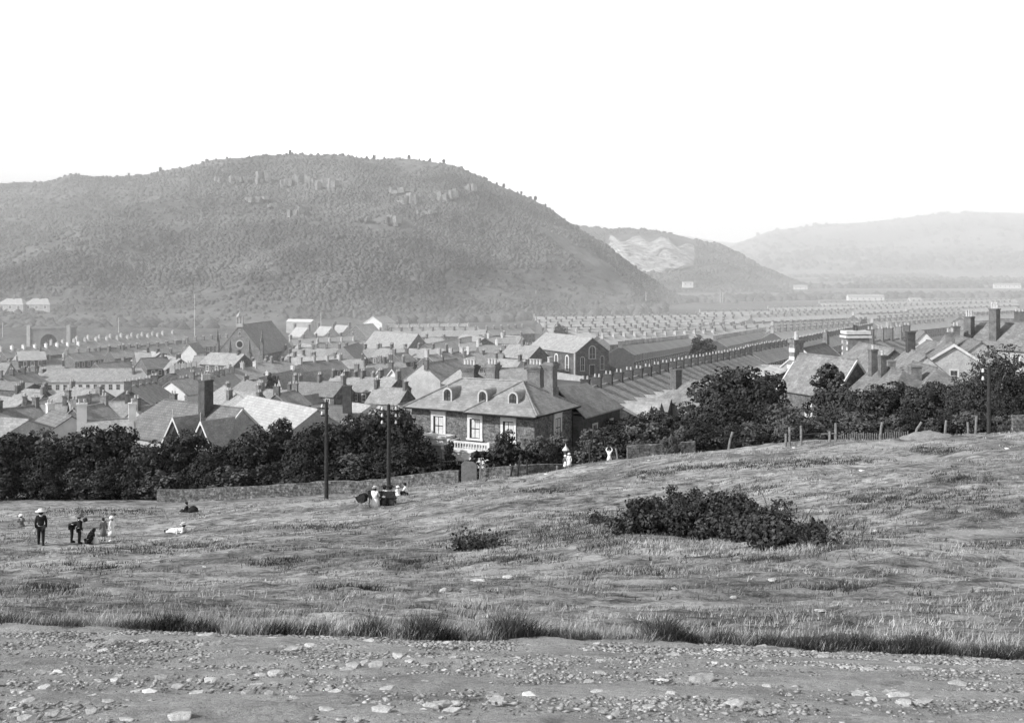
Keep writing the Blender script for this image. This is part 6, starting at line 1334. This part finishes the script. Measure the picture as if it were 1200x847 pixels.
    rd = {'pelvis': .078, 'waist': .070, 'chest': .082, 'neck': .034, 'head': .055, 'crown': .045}
    for q in 'lr': rd.update({'sh'+q: .042, 'el'+q: .026, 'wr'+q: .017, 'pa'+q: .018, 'th'+q: .007, 'hp'+q: .056, 'kn'+q: .036, 'an'+q: .024, 'to'+q: .02}); rd.update({'f%d%s' % (f, q): .006 for f in range(4)})
    rd = {k: v*H for k, v in rd.items()}
    skinned('body', J, E, rd, skin_m, r)
    cm = {'black': black_c, 'white': white_c, 'grey': grey_c}
    def sub(name, keys, edges, extra, m): skinned(name, {k: J[k] for k in keys}, edges, {k: rd[k]*1.12+extra*H for k in keys}, m, r)
    ks = ['pelvis', 'waist', 'chest', 'shl', 'ell', 'wrl', 'shr', 'elr', 'wrr']; sub('dress_bodice' if bottom == 'dress' else 'jacket', ks, [('pelvis', 'waist'), ('waist', 'chest'), ('chest', 'shl'), ('shl', 'ell'), ('ell', 'wrl'), ('chest', 'shr'), ('shr', 'elr'), ('elr', 'wrr')], .008, cm[top])
    ks = ['pelvis', 'hpl', 'knl', 'anl', 'hpr', 'knr', 'anr']
    if bottom in ('trousers', 'shorts') or pose in ('recline',):
        sub('trousers' if bottom != 'dress' else 'skirt', ks, [('pelvis', 'hpl'), ('hpl', 'knl'), ('knl', 'anl'), ('pelvis', 'hpr'), ('hpr', 'knr'), ('knr', 'anr')], .008 if bottom != 'dress' else .022, cm[cloth or top])
    else:
        m = MB(); m.sm = True
        if pose in ('stand', 'stride'):
            z0 = .24 if H < 1.4 else .05; m.lathe([(.155*H, z0*H), (.13*H, (z0+.53)/2*H), (.085*H, .56*H), (.072*H, .62*H)], (0, 0, 0), 14)
        elif pose == 'bend': m.lathe([(.15*H, .1*H), (.12*H, .35*H), (.1*H, .57*H)], (0, 0, 0), 14)
        else:
            n = 12; zs = J['pelvis'].z; kz = J['knl'].z; ky = J['knl'].y
            m.lathe([(.19*H, .0), (.17*H, zs*.6), (.10*H, zs+.07*H)], (0, .05*H, 0), n); m.tube((0, 0, zs), (0, ky, kz), .10*H, .12*H, 10); m.tube((0, ky+.02, kz), (0, ky+.04*H, .02), .12*H, .15*H, 10)
        m.build('skirt', cm[cloth or top], r)
    hd = J['head']; cr = J['crown']; ax = (cr-J['neck']).normalized(); q = Vector((0, 0, 1)).rotation_difference(ax)
    def on_head(mb, name, m, off=0.0): o = mb.build(name, m, r); o.location = cr+ax*off*H; o.rotation_mode = 'QUATERNION'; o.rotation_quaternion = q; return o
    m = MB(); m.sm = True; m.lathe([(.03*H, -.10*H), (.062*H, -.07*H), (.066*H, -.01*H), (.05*H, .035*H), (.01*H, .048*H)], (0, -.012*H, 0), 12); on_head(m, 'hair', hair_m)
    m = MB(); m.tube((0, .05*H, -.05*H), (0, .075*H, -.062*H), .012*H, .008*H, 6); on_head(m, 'nose', skin_m)
    if hat:
        shape, hm__ = hat; m = MB(); w_ = {'boater': .125, 'wide': .16, 'bonnet': .10, 'cap': .075}[shape]
        prof = {'boater': [(w_, 0), (w_, .012), (.072, .014), (.070, .065), (.0, .068)], 'wide': [(w_, -.01), (w_*.9, .012), (.08, .02), (.075, .06), (.02, .08)], 'bonnet': [(w_, -.04), (.105, .0), (.085, .05), (.03, .085)], 'cap': [(.078, -.01), (.08, .03), (.05, .055), (.01, .06)]}[shape]
        m.sm = shape != 'boater'; m.lathe([(a*H, b*H) for a, b in prof], (0, 0, 0), 16); ho_ = on_head(m, 'hat', hm__)
        if shape in ('boater', 'wide'): m = MB(); m.lathe([(.0765*H, .016*H), (.0745*H, .036*H)], (0, 0, 0), 16); m.build('hat_band', black_c, ho_)
    m = MB()
    for k in 'lr': a, t = J['an'+k], J['to'+k]; 
    for k in 'lr':
        a, t = J['an'+k], J['to'+k]; m = MB(); m.sm = True; m.tube(a-(t-a)*.25, t+(t-a)*.25, .036*H, .026*H, 8); m.build('shoe', white_c if (top == 'white' and H < 1.4) else black_c, r)
    return r
person('man in dark suit and pale brimmed hat standing apart at left', 48, 639, 1.74, 'stride', 20, 'black', hat=('wide', straw))
person('dark-suited figure stooping low beside a playing group', 84, 636, 1.65, 'bend', -70, 'black', 'trousers')
person('boy in dark clothes and wide hat standing beside the stooping figure', 93, 637, 1.42, 'stand', -60, 'black', 'shorts', hat=('wide', grey_c))
person('child in dark clothes crouching low in the middle of the playing group', 103, 638, 1.35, 'crouch', -40, 'black', 'shorts')
person('small child in white crouching on the grass in the playing group', 112, 637, 1.15, 'crouch', 60, 'white', 'dress', hat=None)
person('child in grey standing behind the crouching child in white', 121, 634, 1.2, 'stand', 30, 'grey', 'dress')
person('little girl in white dress and white bonnet standing right of the playing group', 131, 634, 1.24, 'stand', 70, 'white', 'dress', hat=('bonnet', white_c))
person('seated figure in dark with white hat alone at far left of the field', 25, 617, 1.5, 'ground', 30, 'grey', 'dress', hat=('bonnet', white_c))
person('woman in white with flat boater hat reclining on the grass', 208, 625, 1.6, 'recline', 75, 'white', 'dress', hat=('boater', straw))
person('figure in black sitting on the grass beside a dark bundle', 220, 600, 1.5, 'ground', 100, 'black', 'dress', hat=('cap', black_c))
person('woman in white blouse and boater sitting at the left end of the bench', 439, 594, 1.62, 'sit', -15, 'white', 'dress', hat=('boater', straw))
person('woman in pale blouse and wide dark hat in the middle of the bench', 450, 592.5, 1.62, 'sit', -10, 'white', 'dress', hat=('wide', black_c), cloth='black')
person('second woman with dark hat at the right end of the bench', 458, 591.5, 1.55, 'sit', 5, 'white', 'dress', hat=('wide', black_c), cloth='grey')
person('child in white sitting on the grass right of the bench', 467, 581, 1.15, 'ground', 40, 'white', 'dress', hat=('bonnet', white_c))
person('person in dark skirt and white top lounging right of the bench', 476, 580, 1.5, 'ground', 90, 'white', 'dress', hat=('cap', hair_m), cloth='black')
person('girl in grey pinafore, left one of two standing under the lamp', 662.5, 550.5, 1.22, 'stand', 190, 'grey', 'dress', hat=('bonnet', white_c), cloth='white', Yd=99)
person('girl in white pinafore, right one of two standing under the lamp', 667, 550.5, 1.30, 'stand', 165, 'white', 'dress', hat=('bonnet', straw), Yd=98.5)
person('girl in long white dress holding both arms above her head', 714, 540.5, 1.35, 'stand', 180, 'white', 'dress', arms='up', Yd=96)
person('tiny child in white sitting beside the slanting post', 729, 539.5, 1.0, 'ground', 200, 'white', 'dress', Yd=95)
# bench seen from behind
def bench():
    a = onground(432, 594.5); b = onground(463, 591); c = (a+b)/2; r = empty('park_bench', c, R(-8)); tag(r, 'dark slatted park bench seen from behind, below the second telegraph pole', 'bench')
    L_ = 1.75
    for k in range(4): m = MB(); m.box(-L_/2, L_/2, .02+k*.11, .11+k*.11, .42, .45); m.build('seat_slat', wood_d, r)
    for k in range(4): m = MB(); z = .50+k*.105; m.box(-L_/2, L_/2, -.06-k*.02, -.03-k*.02, z, z+.09); m.build('back_slat', wood_d, r)
    for sx_ in (-L_/2+.1, 0, L_/2-.1):
        m = MB(); m.tube((sx_, .42, -.05), (sx_, .40, .42), .03, .03, 6); m.tube((sx_, -.12, -.05), (sx_, .0, .42), .03, .03, 6); m.tube((sx_, 0, .42), (sx_, -.13, .94), .03, .025, 6); m.tube((sx_, 0, .41), (sx_, .42, .41), .025, .025, 6); m.build('bench_frame', black_c, r)
bench()
def pram(px, py, rz, label):
    g_ = onground(px, py); r = empty('pram', g_, R(rz)); r.scale = (.85, .85, .82); tag(r, label, 'pram')
    m = MB(); m.prism([(-.42, .95), (-.34, .55), (-.1, .42), (.2, .45), (.42, .70), (.44, .85), (.05, .80)], -.20, .20); m.build('carriage', black_c, r)
    m = MB(); n = 8; pts = [(-.12+.32*math.cos(math.pi*(.15+.85*i/n)), .83+.30*math.sin(math.pi*(.15+.85*i/n))) for i in range(n+1)]; m.prism([(-.12, .8)]+pts, -.22, .22); m.build('hood', black_c, r)
    for x in (-.3, .3):
        for y in (-.24, .24):
            m = MB(); k = 14
            for i in range(k): a0, a1 = 6.283*i/k, 6.283*(i+1)/k; m.tube((x+.21*math.cos(a0), y, .21+.21*math.sin(a0)), (x+.21*math.cos(a1), y, .21+.21*math.sin(a1)), .013, .013, 5, False)
            for i in range(6): a0 = 6.283*i/6; m.tube((x, y, .21), (x+.2*math.cos(a0), y, .21+.2*math.sin(a0)), .006, .006, 4, False)
            m.build('wheel', grey_c, r)
    for y in (-.21, .21): m = MB(); m.tube((-.3, y, .21), (.1, y, .52), .012, .012, 5); m.tube((.3, y, .21), (-.1, y, .52), .012, .012, 5); m.build('spring', grey_c, r)
    m = MB(); m.tube((.4, -.19, .78), (.75, -.19, 1.0), .014, .014, 5); m.tube((.4, .19, .78), (.75, .19, 1.0), .014, .014, 5); m.tube((.75, -.19, 1.0), (.75, .19, 1.0), .018, .018, 6); m.build('handle', grey_c, r)
pram(424, 596, 150, 'dark hooded pram standing at the left end of the bench')
# bundle by the seated figure
c = onground(226.5, 600); m = MB(); m.sm = True; m.lathe([(.28, 0), (.34, .1), (.28, .32), (.14, .45), (.02, .5)], (0, 0, 0), 12); o = m.build('bundle', black_c); o.location = c; o.scale = (1.2, .8, 1); tag(o, 'dark rounded bundle beside the seated figure in black', 'bundle')
# ============================================================ HAZE: valley air, a scattering volume with some added glow that also surrounds the camera, thicker down the valley
hz = bpy.data.materials.new('haze'); hz.use_nodes = True; hn = hz.node_tree.nodes; hn.clear(); hl = hz.node_tree.links.new
g = hn.new('ShaderNodeTexCoord'); s3 = hn.new('ShaderNodeSeparateXYZ'); hl(g.outputs['Object'], s3.inputs[0])
def hmap(src, a, b, c, d):
    q = hn.new('ShaderNodeMapRange'); q.interpolation_type = 'SMOOTHSTEP'
    for i, v in enumerate((a, b, c, d)): q.inputs[i+1].default_value = v
    hl(src, q.inputs[0]); return q.outputs[0]
def hm_(op, a, b):
    q = hn.new('ShaderNodeMath'); q.operation = op
    for i, v in enumerate((a, b)):
        if isinstance(v, (int, float)): q.inputs[i].default_value = v
        else: hl(v, q.inputs[i])
    return q.outputs[0]
sidex = hm_('SUBTRACT', s3.outputs[0], hm_('MULTIPLY', s3.outputs[1], .02))
right = hmap(sidex, -60, 260, 0, 1)
near = hm_('MULTIPLY', hmap(s3.outputs[1], 150, 900, 0, 1/9000), right)
left = hm_('MULTIPLY', hmap(s3.outputs[1], 450, 900, 0, 1/2600), hmap(hm_('ADD', s3.outputs[0], hm_('MULTIPLY', s3.outputs[1], .2)), -20, -260, 0, 1))
near = hm_('ADD', near, left)
smoke = hm_('MULTIPLY', hmap(s3.outputs[2], -34, -12, 1/2100, 0), hm_('MULTIPLY', hmap(s3.outputs[1], 180, 420, 0, 1), hmap(s3.outputs[1], 850, 1500, 1, .12)))
near = hm_('ADD', near, smoke)
dn = hm_('ADD', hm_('ADD', hm_('ADD', near, hmap(s3.outputs[1], 130, 420, 0, 1/4800)), hmap(s3.outputs[1], 70, 260, 1/40000, 1/6000)), hmap(s3.outputs[1], 1400, 3000, 0, 1/9000))
vs = hn.new('ShaderNodeVolumeScatter'); vs.inputs['Color'].default_value = (.86, .86, .86, 1); hl(dn, vs.inputs['Density'])
haze_glow = hn.new('ShaderNodeEmission'); haze_glow.inputs[0].default_value = (1, 1, 1, 1); hl(hm_('MULTIPLY', dn, .16), haze_glow.inputs[1])  # added glow of the air, stands in for multiple scattering
ad = hn.new('ShaderNodeAddShader'); hl(vs.outputs[0], ad.inputs[0]); hl(haze_glow.outputs[0], ad.inputs[1])
ho = hn.new('ShaderNodeOutputMaterial'); hl(ad.outputs[0], ho.inputs['Volume'])
hb = MB(); hb.box(-4000, 5000, -300, 5400, -120, 300); tag(hb.build('haze', hz), kind='structure')
scene.cycles.volume_max_steps = 64; scene.cycles.volume_step_rate = 1.0
